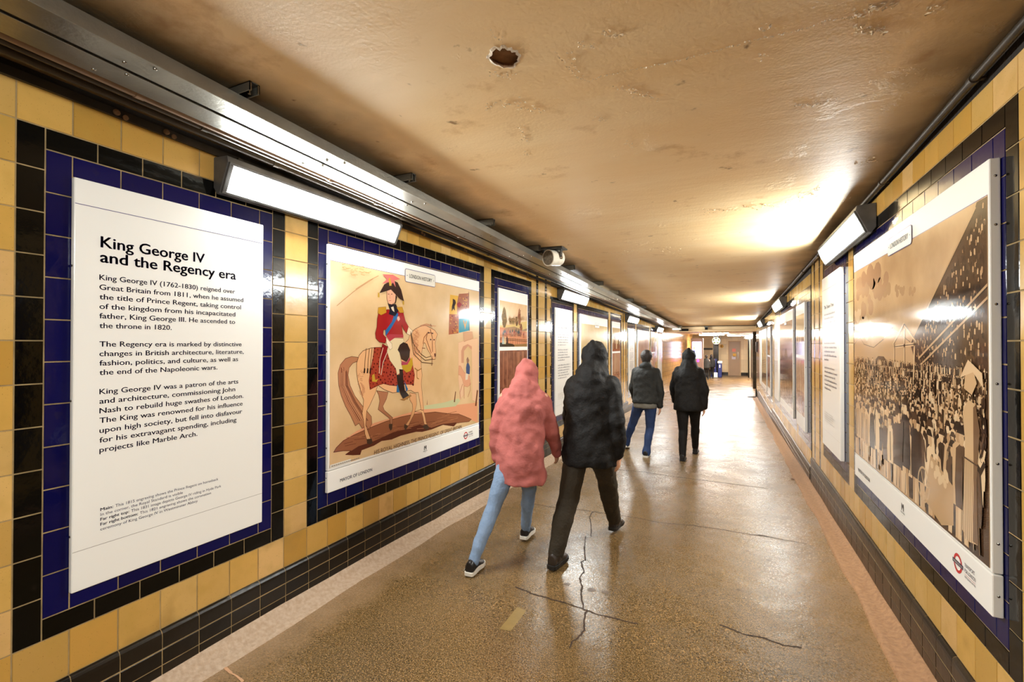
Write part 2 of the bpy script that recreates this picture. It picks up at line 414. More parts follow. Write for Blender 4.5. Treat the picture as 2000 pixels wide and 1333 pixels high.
# ------------------------------------------------------------------ ceiling
def ceil_mat():
    m = bpy.data.materials.new('flaking_cream_paint'); m.use_nodes = True; nt = m.node_tree; L = nt.links; b = nt.nodes['Principled BSDF']
    tc = nt.nodes.new('ShaderNodeTexCoord')
    mp = nt.nodes.new('ShaderNodeMapping'); L.new(tc.outputs['Object'], mp.inputs['Vector']); mp.inputs['Scale'].default_value = (1, 3.0, 1)
    def noise(sc, det=4, src=None, rough=.5):
        n = nt.nodes.new('ShaderNodeTexNoise'); n.inputs['Scale'].default_value = sc; n.inputs['Detail'].default_value = det; n.inputs['Roughness'].default_value = rough
        L.new(src or tc.outputs['Object'], n.inputs['Vector']); return n.outputs['Fac']
    def mr(x, a, c, d=0, e=1):
        r = nt.nodes.new('ShaderNodeMapRange'); r.inputs['From Min'].default_value = a; r.inputs['From Max'].default_value = c
        r.inputs['To Min'].default_value = d; r.inputs['To Max'].default_value = e; L.new(x, r.inputs['Value']); return r.outputs['Result']
    def mix(f, A, B):
        x = nt.nodes.new('ShaderNodeMix'); x.data_type = 'RGBA'
        for s, v in (('A', A), ('B', B)):
            if isinstance(v, tuple): x.inputs[s].default_value = v
            else: L.new(v, x.inputs[s])
        L.new(f, x.inputs['Factor']); return x.outputs['Result']
    base = mix(mr(noise(1.1, 4, mp.outputs[0]), .3, .7), srgb(238, 204, 150), srgb(244, 216, 168))
    base = mix(mr(noise(3.2, 6, None, .65), .60, .72, 0, .6), base, srgb(196, 148, 88))       # ochre damp stains
    base = mix(mr(noise(9, 4), .70, .76, 0, .8), base, srgb(120, 78, 30))
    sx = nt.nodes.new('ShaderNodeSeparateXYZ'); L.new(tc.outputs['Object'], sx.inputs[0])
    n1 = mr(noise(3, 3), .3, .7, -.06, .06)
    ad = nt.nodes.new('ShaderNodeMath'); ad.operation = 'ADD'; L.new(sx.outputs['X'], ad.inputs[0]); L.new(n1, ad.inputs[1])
    base = mix(mr(ad.outputs[0], .60*S, .82*S, .75, 0), base, srgb(66, 50, 34))                  # soot plus shade painted into the colour above the trunking
    base = mix(mr(ad.outputs[0], (W-.30)*S, (W-.05)*S, 0, .8), base, srgb(72, 54, 38))           # painted corner shade with some soot along the right conduit
    L.new(base, b.inputs['Base Color']); b.inputs['Roughness'].default_value = .5; b.inputs['Specular IOR Level'].default_value = .3
    b1 = nt.nodes.new('ShaderNodeBump'); b1.inputs['Strength'].default_value = .13; b1.inputs['Distance'].default_value = .01
    L.new(noise(70, 4), b1.inputs['Height'])
    b2 = nt.nodes.new('ShaderNodeBump'); b2.inputs['Strength'].default_value = .22; b2.inputs['Distance'].default_value = .02
    L.new(mr(noise(2.4, 8, None, .68), .60, .66), b2.inputs['Height']); L.new(b1.outputs['Normal'], b2.inputs['Normal'])
    b3 = nt.nodes.new('ShaderNodeBump'); b3.inputs['Strength'].default_value = .045; b3.inputs['Distance'].default_value = .05
    L.new(noise(5, 3, mp.outputs[0]), b3.inputs['Height']); L.new(b2.outputs['Normal'], b3.inputs['Normal'])
    L.new(b3.outputs['Normal'], b.inputs['Normal'])
    return m
M_CEIL = ceil_mat()
M_PLAS = mat('bare_white_plaster', (230, 214, 190), .8, bump=.6, bscale=90, var=.2, vscale=20)
M_CAV = mat('cavity_brown', (160, 122, 88), .95, bump=.8, bscale=60, var=.4, vscale=20)
HC = onCeil(985, 112); hx, hy, hz = HC.x, HC.y, HC.z
mb = MB()
def cz(y): return ceil_z(y)
bx = (hx-.1, hx+.1); by = (hy-.1, hy+.1)
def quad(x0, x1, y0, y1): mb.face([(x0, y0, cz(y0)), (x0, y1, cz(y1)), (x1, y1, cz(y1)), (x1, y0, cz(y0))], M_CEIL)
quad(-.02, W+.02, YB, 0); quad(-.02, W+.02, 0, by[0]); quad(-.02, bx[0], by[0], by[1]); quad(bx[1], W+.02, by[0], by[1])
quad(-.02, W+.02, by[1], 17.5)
ea = (onCeil(1019, 116)-onCeil(953, 108))*.5; eb = (onCeil(988, 90)-onCeil(984, 134))*.5
N = 32; outer = []; ring = []; rim = []; top = []
rn = random.Random(11)
for k in range(N):
    t = 2*pi*k/N; c, s_ = cos(t), sin(t); q = .1/max(abs(c), abs(s_))
    x, y = hx+c*q, hy+s_*q; outer.append((x, y, cz(y)))
    rr = rn.uniform(.84, 1.06); ph = t-math.atan2(ea.y, ea.x)
    if ea.cross(eb).z < 0: ph = -ph
    d_ = ea*cos(ph)+eb*sin(ph)
    x, y = hx+d_.x*.84*rr, hy+d_.y*.84*rr; ring.append((x, y, cz(y)-.004+rn.uniform(-.003, .002)))
    x2, y2 = hx+d_.x*1.02*rr, hy+d_.y*1.02*rr; rim.append((x2, y2, cz(y2)-.001)); top.append((hx+d_.x*.9, hy+d_.y*.9, cz(y)+.014))
for k in range(N):
    j = (k+1) % N
    mb.face([outer[k], rim[k], rim[j], outer[j]], M_CEIL); mb.face([rim[k], ring[k], ring[j], rim[j]], M_PLAS)
    mb.face([ring[k], top[k], top[j], ring[j]], M_CAV)
mb.face(top, M_CAV)
# slab above
mb.box((-.2, YB, 2.52), (W+.2, 17.5, 2.62), M_DRT)
ceiling = tag(mb.build('ceiling'), kind='structure')
# flakes of lifting paint, ridges and chips
M_FLK = mat('lifting_paint_flake', (244, 220, 180), .5, var=.25, vscale=60)
mb = MB(); rf = random.Random(5)
def flake(p, r):
    n = rf.randint(4, 6); a0 = rf.uniform(0, 6.28); tx, ty = rf.uniform(-.5, .5), rf.uniform(-.5, .5); pts = []
    for k in range(n):
        a = a0+2*pi*k/n; q = r*rf.uniform(.5, 1.1); x, y = q*cos(a), q*sin(a)*1.3
        pts.append((p.x+x, p.y+y, p.z-.0015-abs(tx*x+ty*y)))
    mb.face(pts, M_FLK)
clus = [((1010, 88+120), (1060, 215), 14, .010), ((1115, 100), (1135, 150), 12, .008), ((1205, 170), (1285, 192), 60, .007), ((1173, 62), (1215, 70), 18, .010), ((1130, 82), (1165, 92), 14, .007),
        ((945, 210), (1020, 195), 26, .008), ((1010, 240), (1032, 278), 20, .008), ((1020, 298), (1040, 304), 14, .006), ((1155, 228), (1185, 236), 16, .006), ((1555, 206), (1595, 203), 30, .008),
        ((1665, 50), (1725, 60), 34, .011), ((1660, 22), (1745, 5), 26, .012), ((1485, 52), (1510, 46), 12, .008), ((1670, 320), (1715, 312), 24, .010), ((1480, 107), (1495, 104), 10, .007),
        ((1555, 390), (1600, 370), 30, .012), ((1450, 405), (1545, 398), 40, .012), ((1370, 415), (1440, 410), 24, .012), ((1130, 505), (1230, 492), 40, .012), ((1290, 490), (1330, 486), 20, .012),
        ((1620, 388), (1660, 385), 18, .010), ((960, 60), (990, 90), 8, .006), ((955, 140), (1000, 146), 16, .008), ((1800, 22), (1850, 10), 14, .01), ((1220, 275), (1235, 285), 10, .007)]
for (a, b, n, r) in clus:
    for k in range(int(n*1.3)):
        t = rf.random(); x = a[0]+(b[0]-a[0])*t+rf.gauss(0, 4); y = a[1]+(b[1]-a[1])*t+rf.gauss(0, 4)
        p = onCeil(x, y); flake(p, r*rf.uniform(.3, .9))
for line in ([(1085, 100), (1110, 130), (1130, 150), (1150, 158)], [(1150, 158), (1175, 148), (1230, 136), (1300, 122), (1400, 98), (1460, 80), (1560, 58), (1620, 38), (1700, 28)], [(1590, 204), (1640, 190)], [(1150, 500), (1290, 484), (1400, 476)]):
    pts = [onCeil(*p) for p in line]
    for a, b in zip(pts[:-1], pts[1:]):
        n = max(3, int((b-a).length/.009))
        for k in range(n):
            p = a.lerp(b, k/n); flake(p+Vector((rf.uniform(-.004, .004), rf.uniform(-.004, .004), 0)), .006*rf.uniform(.5, 1))
tag(mb.build('peeling_paint', ceiling), kind='stuff')

# dark strip against the ceiling on the right, and the end wall behind the camera
mb = MB(); mb.face([(-.2, YB, -.1), (W+.2, YB, -.1), (W+.2, YB, 2.55), (-.2, YB, 2.55)], mat('end_wall_paint', (196, 164, 112), .6, var=.2, vscale=2))
tag(mb.build('wall_back'), kind='structure')
# ------------------------------------------------------------------ cable trunking on the left
def tz(y): return 2.345-.022*y if y < 5 else 2.235-.0172*(y-5)
TX0, TX1 = .335, .575          # trunking inner / outer x
TEND = 16.6
t = thing('cable_trunking', 'long grey steel cable trunking hung under the ceiling above the left wall', 'cable trunking', (.455, 5.5, 2.3))
mb = MB(); ny = [YB]+[i*1.45-4.4 for i in range(15)]+[TEND]; ny = [y for y in ny if YB <= y <= TEND]
def strip(mb, x0, x1, z0, z1, m, y0=YB, y1=TEND):
    yy = [y0]+[y for y in ny if y0 < y < y1]+[y1]
    for a, b in zip(yy[:-1], yy[1:]):
        vs = [(x, y, tz(y)+z) for y in (a, b) for (x, z) in ((x0, z0), (x1, z0), (x1, z1), (x0, z1))]
        mb.mesh(vs, [(0, 1, 5, 4), (1, 2, 6, 5), (2, 3, 7, 6), (3, 0, 4, 7)]+([(0, 3, 2, 1)] if a == yy[0] else [])+([(4, 5, 6, 7)] if b == yy[-1] else []), m)
strip(mb, TX0+.002, TX1-.002, .006, .046, M_STEEL)
kid(mb, 'trunk_body', t)
mb = MB(); strip(mb, TX1-.004, TX1, -.001, .048, M_STEEL); kid(mb, 'outer_flange', t, bevel=.0015)
mb = MB(); strip(mb, TX0, .446, 0, .006, M_STEEL); kid(mb, 'cover_plate', t, bevel=.001)
mb = MB(); strip(mb, .464, TX1-.004, 0, .006, M_STEEL); kid(mb, 'cover_plate', t, bevel=.001)
mb = MB(); strip(mb, .442, .468, .0055, .0075, M_SLIT); kid(mb, 'cable_slot', t)
cl = [.14, .95, 1.6, 2.45, 3.25, 4.3, 5.4, 6.9, 8.4]
for y in cl:
    for dy, x in ((0, .55), (-.06, .50), (-.02, .43), (-.08, .365)):
        mb = MB(); z = tz(y+dy); mb.lathe((x, y+dy, z), (0, 0, -1), [(0, .0065), (.003, .006), (.0045, .003)], M_SCREW, 10); kid(mb, 'screw', t)
for y in [.42, 1.37, 2.33, 3.25, 4.3, 5.6, 6.6, 7.8, 9.2]:
    mb = MB(); z0 = tz(y)+.048; z1 = ceil_z(y)-.001; x0, x1 = .30, .64
    g = z1-z0
    mb.box((x0, y-.02, z1-.003), (x1, y+.02, z1), M_DKST)
    mb.box((x0, y-.02, z0), (x1, y-.0175, z1), M_STEEL); mb.box((x0, y+.0175, z0), (x1, y+.02, z1), M_STEEL)
    mb.box((x1-.003, y-.02, z0), (x1, y-.012, z1), M_SCREW); mb.box((x1-.003, y+.012, z0), (x1, y+.02, z1), M_SCREW)
    mb.lathe((x1-.03, y, z0), (0, 0, 1), [(0, .005), (g, .005)], M_SCREW, 8)
    kid(mb, 'ceiling_bracket', t)
# conduits beside it
def conduit(name, label, x, zf, r, m, y0, y1, clips, clipx, grp=None):
    mb = MB(); n = 40
    mb.tube([(x, y0+(y1-y0)*i/n, zf(y0+(y1-y0)*i/n)+.0015*sin(i*1.7)) for i in range(n+1)], r, m, 12)
    t = thing(name, label, 'conduit', (x, (y0+y1)/2, zf((y0+y1)/2)), grp)
    kid(mb, 'pipe', t, True)
    for y in clips:
        mb = MB(); z = zf(y); mb.lathe((x, y-.014, z), (0, 1, 0), [(0, r+.004), (.028, r+.004)], m, 14)
        if clipx is not None: mb.box((min(x, clipx), y-.009, z-.004), (max(x, clipx), y+.009, z+.004), m)
        else: mb.box((x-.006, y-.009, z), (x+.006, y+.009, ceil_z(y)-.001), m)
        kid(mb, 'saddle_clip', t, True)
    return t
conduit('cable_conduit', 'thick pale conduit hugging the inner edge of the steel trunking', .300, lambda y: tz(y)+.018, .0165, M_PIPE, YB, TEND, [.22, 1.1, 2.4, 4.0, 6.0], None)
conduit('cable_conduit', 'thin dark conduit between the pale pipe and the left wall', .215, lambda y: tz(y)+.035, .011, M_PIPE2, YB, TEND, [.5, 1.55, 2.6, 4.2, 6.2], None)
conduit('cable_conduit', 'dark conduit tucked behind the left wall lamps', .135, lambda y: tz(y)+.045, .013, M_PIPE2, YB, TEND, [.9, 1.9, 3.2, 5.1], None)
def wz(y): return 2.382-.019*max(y, 0)
mb = MB()
for a, b in zip([YB, 0, 4, 8, 12], [0, 4, 8, 12, LEND]):
    vs = [(x, y, wz(y)+z) for y in (a, b) for (x, z) in ((.0045, -.016), (.018, -.016), (.018, .016), (.0045, .016))]
    mb.mesh(vs, [(0, 1, 5, 4), (1, 2, 6, 5), (2, 3, 7, 6), (3, 0, 4, 7)], M_DKST)
t = thing('flat_cable_bar', 'flat dark metal bar fixed along the top of the left wall tiles', 'cable bar', (.01, 5, wz(5))); kid(mb, 'bar', t)
for y in (.28, .46, 1.2, 2.3, 2.95, 4.4):
    mb = MB(); mb.lathe((.018, y, wz(y)), (1, 0, 0), [(0, .012), (.006, .012), (.01, .006)], M_PIPE, 10); mb.lathe((.018, y+.03, wz(y)-.008), (1, 0, 0), [(0, .01), (.006, .01)], M_PIPE, 10)
    kid(mb, 'clip', t)
# right-hand conduit in the corner of wall and ceiling
conduit('cable_conduit', 'grey conduit running in the corner of the right wall and ceiling', W-.036, lambda y: ceil_z(y)-.0195, .0135, M_PIPE2, YB, REND, [.3, 1.42, 2.5, 4.6, 5.6, 9.6, 11.5], W-.0045)

# ------------------------------------------------------------------ wall lamps
M_LAMP = bpy.data.materials.new('lamp_diffuser'); M_LAMP.use_nodes = True
b = M_LAMP.node_tree.nodes['Principled BSDF']; b.inputs['Base Color'].default_value = (1, 1, 1, 1)
b.inputs['Emission Color'].default_value = (.95, 1, .99, 1); b.inputs['Emission Strength'].default_value = LAMP; b.inputs['Roughness'].default_value = .3
M_LBODY = mat('lamp_housing_grey', (92, 90, 88), .45, metal=.1, var=.35, vscale=14)
def lamp(side, y0, y1, dz, label):
    X = (lambda d: d) if side == 'L' else (lambda d: W-d)
    t = thing('wall_lamp', label, 'wall lamp', (X(.0), (y0+y1)/2, 2.19+dz), 'wedge-shaped wall lamps')
    prof = [(.0045, 2.345), (.0045, 2.200), (.030, 2.166), (.050, 2.170), (.110, 2.308), (.104, 2.337)]
    mb = MB(); mb.prism(prof, y0-.028, y1+.028, M_LBODY, lambda p, q: (X(p[0]), q, p[1]+dz)); kid(mb, 'housing', t, bevel=.004)
    a = Vector((.053, 0, 2.177)); c = Vector((.108, 0, 2.304)); d = (c-a); n = Vector((d.z, 0, -d.x)).normalized()
    # bezel ring
    mb = MB()
    def pt(u, y, h): q = a+d*u+n*h; return (X(q.x), y, q.z+dz)
    def bar(u0, u1, ya, yb, h0, h1, m):
        vs = [pt(u, y, h) for h in (h0, h1) for u in (u0, u1) for y in (ya, yb)]
        mb.mesh(vs, [(0, 1, 3, 2), (4, 5, 7, 6), (0, 1, 5, 4), (2, 3, 7, 6), (0, 2, 6, 4), (1, 3, 7, 5)], m)
    bar(-.04, .05, y0-.022, y1+.022, 0, .009, M_LBODY); bar(.95, 1.04, y0-.022, y1+.022, 0, .009, M_LBODY)
    bar(.05, .95, y0-.022, y0, 0, .009, M_LBODY); bar(.05, .95, y1, y1+.022, 0, .009, M_LBODY)
    kid(mb, 'bezel', t, bevel=.002)
    mb = MB(); g = [0, .15, .5, .85, 1]; hh = [.008, .013, .016, .013, .008]
    vs = []; 
    for y, k in ((y0, .4), (y0+.02, 1), (y1-.02, 1), (y1, .4)):
        for u, h in zip(g, hh): vs.append(pt(.05+.9*u, y, h*k+.002*(1-k)))
    fs = [(i*5+j, i*5+j+1, (i+1)*5+j+1, (i+1)*5+j) for i in range(3) for j in range(4)]
    mb.mesh(vs, fs, M_LAMP); kid(mb, 'diffuser', t, True, angle=80)
    for y in (y0+.05, y1-.05):
        mb = MB(); mb.box((min(X(.06), X(.09)), y-.012, 2.318+dz), (max(X(.06), X(.09)), y+.012, 2.352+dz), M_DKST); kid(mb, 'mounting_lug', t)
lamp('L', .700, 1.915, 0, 'glowing wedge wall lamp nearest the camera, above the gap between the first two left panels')
lamp('L', 5.53, 6.76, -.075, 'second glowing wall lamp along the left wall, past the cylindrical loudspeaker')
lamp('L', 10.2, 11.42, -.185, 'third glowing wall lamp along the left wall, short in the distance')
lamp('L', 14.95, 16.2, -.285, 'farthest glowing wall lamp on the left wall, small by the tunnel end')
lamp('R', 2.77, 4.06, -.028, 'glowing wedge wall lamp on the right wall above the crowd poster')
lamp('R', 7.74, 9.05, -.125, 'second glowing wall lamp along the right wall, above the middle posters')
lamp('R', 12.9, 14.2, -.225, 'farthest glowing wall lamp on the right wall near the hall')
lamp('L', -4.13, -2.9, 0, 'wall lamp on the left wall behind the camera')
lamp('R', -2.25, -1.0, 0, 'wall lamp on the right wall behind the camera')

# ------------------------------------------------------------------ cylindrical loudspeaker under the trunking
M_SPK = mat('off_white_speaker_paint', (214, 204, 184), .4, var=.15, vscale=20)
M_GRL = mat('speaker_mesh', (126, 112, 92), .6, bump=1.0, bscale=160, var=.5, vscale=50)
c = Vector((.70, 3.42, 2.275)); ax = Vector((-.45, -1, -.10)).normalized()
t = thing('loudspeaker', 'off-white cylindrical loudspeaker bracketed under the ceiling beside the trunking', 'loudspeaker', c)
mb = MB(); mb.lathe(c-ax*.11, ax, [(0, .05), (.012, .066), (.03, .0735), (.155, .0735), (.16, .076), (.172, .076), (.172, .068)], M_SPK, 36); kid(mb, 'drum', t, True)
mb = MB(); mb.lathe(c+ax*.060, ax, [(0, .069), (.004, .066), (.008, .04), (.010, .001)], M_GRL, 36); kid(mb, 'front_mesh', t, True)
mb = MB(); zt_ = ceil_z(3.42)-.001; mb.box((.52, 3.34, zt_-.012), (.82, 3.50, zt_), M_DKST); mb.box((.60, 3.40, c.z+.05), (.62, 3.44, zt_), M_DKST); mb.box((.78, 3.40, c.z), (.79, 3.44, zt_), M_DKST)
mb.lathe((.795, 3.42, c.z), (-1, 0, 0), [(0, .016), (.05, .014)], M_SCREW, 12)
kid(mb, 'mounting_bracket', t, bevel=.002)

# ------------------------------------------------------------------ beam at the tunnel end and the ticket hall
M_CREAM = mat('cream_painted_wall', (236, 210, 166), .55, var=.06, vscale=2)
M_HCEIL = mat('hall_ceiling_paint', (214, 190, 160), .6, var=.08, vscale=2)
mb = MB(); mb.box((-.2, 17.3, 1.995), (W+.2, 17.6, 2.6), M_CREAM); mb.box((-.2, 17.5, 1.93), (W+.2, 17.9, 2.6), M_CREAM)
tag(mb.build('trim_3', bevel=.01), kind='structure')
HC_Z = 1.93
mb = MB(); mb.face([(-6, 17.6, HC_Z+.05), (9, 17.6, HC_Z+.05), (9, 31, HC_Z+.05), (-6, 31, HC_Z+.05)], M_HCEIL)
tag(mb.build('ceiling_2'), kind='structure')
def wallseg(name, p0, p1, m, z0=HALLZ, z1=2.6, th=.1):
    mb = MB(); a = Vector((p0[0], p0[1], 0)); b_ = Vector((p1[0], p1[1], 0)); n = Vector((-(b_-a).y, (b_-a).x, 0)).normalized()*th
    vs = [a+Vector((0, 0, z0)), b_+Vector((0, 0, z0)), b_+n+Vector((0, 0, z0)), a+n+Vector((0, 0, z0)), a+Vector((0, 0, z1)), b_+Vector((0, 0, z1)), b_+n+Vector((0, 0, z1)), a+n+Vector((0, 0, z1))]
    mb.mesh(vs, [(0, 3, 2, 1), (4, 5, 6, 7), (0, 1, 5, 4), (1, 2, 6, 5), (2, 3, 7, 6), (3, 0, 4, 7)], m)
    return tag(mb.build(name), kind='structure')
def tile_grid_mat(name, col, grout, rough, sx=.1524*S, wav=.2):
    m = bpy.data.materials.new(name); m.use_nodes = True; nt = m.node_tree; L = nt.links; b = nt.nodes['Principled BSDF']
    tc = nt.nodes.new('ShaderNodeTexCoord'); sp = nt.nodes.new('ShaderNodeSeparateXYZ'); L.new(tc.outputs['Object'], sp.inputs[0])
    cb = nt.nodes.new('ShaderNodeCombineXYZ'); ad = nt.nodes.new('ShaderNodeMath'); ad.operation = 'ADD'
    L.new(sp.outputs['X'], ad.inputs[0]); L.new(sp.outputs['Y'], ad.inputs[1]); L.new(ad.outputs[0], cb.inputs['X']); L.new(sp.outputs['Z'], cb.inputs['Y'])
    br = nt.nodes.new('ShaderNodeTexBrick'); br.offset = 0; br.inputs['Scale'].default_value = 1; br.inputs['Brick Width'].default_value = sx; br.inputs['Row Height'].default_value = sx
    br.inputs['Mortar Size'].default_value = .004; br.inputs['Color1'].default_value = srgb(*col); br.inputs['Color2'].default_value = srgb(*[int(x*.9) for x in col]); br.inputs['Mortar'].default_value = srgb(*grout)
    L.new(cb.outputs[0], br.inputs['Vector']); L.new(br.outputs['Color'], b.inputs['Base Color']); b.inputs['Roughness'].default_value = rough
    n = nt.nodes.new('ShaderNodeTexNoise'); n.inputs['Scale'].default_value = 14; L.new(tc.outputs['Object'], n.inputs['Vector'])
    bp = nt.nodes.new('ShaderNodeBump'); bp.inputs['Strength'].default_value = wav; bp.inputs['Distance'].default_value = .006; L.new(n.outputs['Fac'], bp.inputs['Height']); L.new(bp.outputs['Normal'], b.inputs['Normal'])
    return m
M_AMB = tile_grid_mat('amber_wall_tile', (198, 150, 82), (110, 80, 44), .14)
M_CRT = tile_grid_mat('cream_wall_tile', (236, 212, 168), (200, 176, 136), .4, .3*S, .05)
M_BKT = tile_grid_mat('black_column_tile', (24, 20, 16), (60, 50, 40), .2)
FY = 29.2
pA = onY(1291, 700, LEND+.05); pB = onY(1352, 700, 24.5)
wallseg('wall_1', (-.01, LEND), (pB.x, pB.y), M_AMB, HALLZ-.05, 2.6)
wallseg('wall_2', (pB.x, pB.y), (pB.x-2.5, FY), M_CRT)
wallseg('wall_3', (-6, FY), (9, FY), M_CRT, HALLZ, 2.6)
def fy(px, py): return onY(px, py, FY)
def farbox(mb, x0, x1, y0, y1, Y, dep, m, z0=None, z1=None):
    a = onY(x0, 700, Y); b_ = onY(x1, 700, Y); zt2 = onY((x0+x1)/2, y0, Y).z if z1 is None else z1; zb = onY((x0+x1)/2, y1, Y).z if z0 is None else z0
    mb.box((a.x, Y, zb), (b_.x, Y+dep, zt2), m)
# right end of the tunnel: corner returns to the right, hall continues
wallseg('wall_4', (W+.0, REND), (W+6, REND), M_CREAM)
mb = MB(); farbox(mb, 1470.5, 1478, 655, 760, 20.5, 1.6, M_BKT, HALLZ, HC_Z+.05); tag(mb.build('column_1'), kind='structure')
mb = MB(); farbox(mb, 1393, 1403.5, 662, 735, 27.5, .5, M_BKT, HALLZ, HC_Z+.05); tag(mb.build('column_2'), kind='structure')
mb = MB(); a = fy(1403, 700); b_ = fy(1424, 700); mb.box((a.x, FY-.03, HALLZ), (b_.x, FY, HALLZ+.18), M_BKT)
a = fy(1446, 700); b_ = fy(1461, 700); mb.box((a.x, FY-.03, HALLZ), (b_.x, FY, HALLZ+.18), M_BKT)
tag(mb.build('baseboard_back'), kind='structure')
# door
M_DOOR = mat('taupe_door', (164, 134, 104), .4, var=.08, vscale=2)
a = fy(1424, 668); b_ = fy(1445, 668); ztop = fy(1434, 668).z
mb = MB(); mb.box((a.x, FY-.05, HALLZ), (b_.x, FY, ztop), M_DOOR); door = tag(mb.build('door_1', bevel=.005), kind='structure')
mb = MB()
for x0, x1 in ((a.x-.05, a.x), (b_.x, b_.x+.05)): mb.box((x0, FY-.07, HALLZ), (x1, FY, ztop+.05), mat('door_frame', (186, 152, 112), .5))
mb.box((a.x, FY-.07, ztop), (b_.x, FY, ztop+.05), mat('door_frame', (186, 152, 112), .5)); mb.build('door_frame', door)
mb = MB()
for px, py, w_, h_, col in ((1433.5, 684.5, 5, 5, (222, 120, 100)), (1434.5, 694, 4.5, 5, (226, 170, 40)), (1433, 699, 5.5, 5, (196, 186, 196))):
    p = fy(px, py); k = (FY+.7)/FPX*1.12; mb.box((p.x-w_*k/2, FY-.056, p.z-h_*k/2), (p.x+w_*k/2, FY-.05, p.z+h_*k/2), mat('notice_%d' % py, col, .5))
mb.build('door_notice', door)
mb = MB(); p = fy(1441.5, 693); mb.box((p.x-.015, FY-.11, p.z-.25), (p.x+.015, FY-.05, p.z+.15), M_SCREW); mb.build('door_handle', door)
# silver posts beside the door
for n_, (x0, x1, m_) in enumerate(((1461.0, 1463.6, M_BKT), (1463.8, 1466.0, mat('brushed_post', (226, 214, 190), .3, metal=.5)), (1466.2, 1469.8, mat('brown_panel', (82, 58, 38), .4)))):
    mb = MB(); farbox(mb, x0, x1, 662, 735, 27.6+n_*.05, .3, m_, HALLZ, HC_Z+.05); o = mb.build('trim_%d' % (4+n_)); tag(o, kind='structure')
# ticket-hall lights
M_TUBE = mat('hall_tube', (255, 246, 236), .4, emit=HALL)
def flamp(x0, x1, py, Y, dep, label):
    a = onY(x0, py, Y); b_ = onY(x1, py, Y); t = thing('ceiling_light', label, 'ceiling light', ((a.x+b_.x)/2, Y, HC_Z+.04), 'ticket hall lights')
    mb = MB(); mb.box((a.x, Y, HC_Z+.0), (b_.x, Y+dep, HC_Z+.05), M_WHT2); kid(mb, 'housing', t)
    mb = MB(); mb.box((a.x+.02, Y+.02, HC_Z-.03), (b_.x-.02, Y+dep-.02, HC_Z), M_TUBE); kid(mb, 'tube', t, bevel=.008)
flamp(1372, 1424, 657, 19.6, .35, 'long bright ceiling light in the hall, nearest the tunnel mouth')
flamp(1365, 1415, 661, 23.0, .35, 'long bright ceiling light in the hall behind the first one')
flamp(1420, 1470, 661, 25.0, .35, 'bright ceiling light in the hall in front of the brown door')
mb = MB(); p = onY(1463, 657, 26.0); t = thing('wall_lamp', 'small square lit box lamp over the posts beside the brown door', 'wall lamp', p)
mb.box((p.x-.16, 26.0, p.z-.12), (p.x+.16, 26.12, p.z+.12), M_TUBE); kid(mb, 'diffuser', t, bevel=.01)
mb = MB(); mb.box((p.x-.24, 26.0, p.z-.14), (p.x-.17, 26.2, p.z+.16), M_DKST); mb.box((p.x-.2, 26.12, p.z-.1), (p.x+.2, 26.2, HC_Z+.05), M_DKST); kid(mb, 'housing', t)
# screen kiosk
M_KSK = mat('kiosk_grey_pink', (178, 148, 134), .4); Yk = 22.5
a = onY(1349.5, 700, Yk); b_ = onY(1373.5, 700, Yk); zk = onY(1361, 661, Yk).z
t = thing('ticket_kiosk', 'tall screen kiosk standing at the left of the hall beyond the tunnel', 'kiosk', ((a.x+b_.x)/2, Yk, HALLZ))
mb = MB(); mb.box((a.x, Yk, HALLZ), (b_.x, Yk+.35, zk), M_KSK); kid(mb, 'cabinet', t, bevel=.02)
M_SCR = mat('lit_screen', (205, 214, 255), .3, emit=4.5)
a2 = onY(1352, 668, Yk-.02); b2 = onY(1370, 700.5, Yk-.02)
mb = MB(); mb.box((a2.x, Yk-.02, b2.z), (b2.x, Yk, a2.z), M_SCR); scr = kid(mb, 'screen', t, bevel=.01)
mb = MB()
for k, c_ in enumerate(((250, 205, 190), (250, 190, 150), (90, 80, 170), (250, 170, 190), (80, 110, 190))):
    z = a2.z-.13-k*.16; mb.box((a2.x+.03, Yk-.026, z-.06), (a2.x+.13, Yk-.02, z+.05), mat('scr_icon_%d' % k, c_, .4, emit=1.4))
kid(mb, 'screen_icons', t, parent=scr).matrix_parent_inverse = Matrix.Identity(4)
M_PINK = mat('magenta_glow', (255, 60, 200), .4, emit=5)
mb = MB(); p = onY(1362.8, 705, Yk-.02); mb.box((p.x-.03, Yk-.03, p.z-.05), (p.x+.05, Yk, p.z+.05), M_PINK); kid(mb, 'magenta_light', t, bevel=.01)
# more screens further left, seen as reflections in the tiles
for k, yy in enumerate((18.6, 20.6)):
    d = (pB-Vector((0, LEND, pB.z))); u = (yy-LEND)/(pB.y-LEND); bxx = pB.x*u
# bins
M_BIN = mat('blue_bin_plastic', (24, 36, 96), .4); Yb = 27.0
def bin_(x0, x1, py0, label, bag):
    a = onY(x0, 700, Yb); b_ = onY(x1, 700, Yb); a.x += .03; b_.x -= .03; z1 = onY((x0+x1)/2, py0, Yb).z
    t = thing('litter_bin', label, 'litter bin', ((a.x+b_.x)/2, Yb, HALLZ), 'blue bins in the hall')
    mb = MB(); mb.box((a.x, Yb, HALLZ), (b_.x, Yb+.35, z1), M_BIN); kid(mb, 'body', t, bevel=.03)
    mb = MB(); mb.box((a.x-.02, Yb-.02, z1), (b_.x+.02, Yb+.37, z1+.12), M_WHITE if bag else M_BIN); kid(mb, 'lid', t, bevel=.03)
    if bag:
        mb = MB(); cx = (a.x+b_.x)/2; mb.box((cx-.03, Yb-.006, z1-.24), (cx+.03, Yb, z1-.08), M_WHITE); kid(mb, 'white_symbol', t)
bin_(1400.8, 1411, 710, 'blue litter bin with a white lid against the far wall', True)
bin_(1386, 1392.5, 702, 'plain dark blue bin, leftmost in the far hall', False)
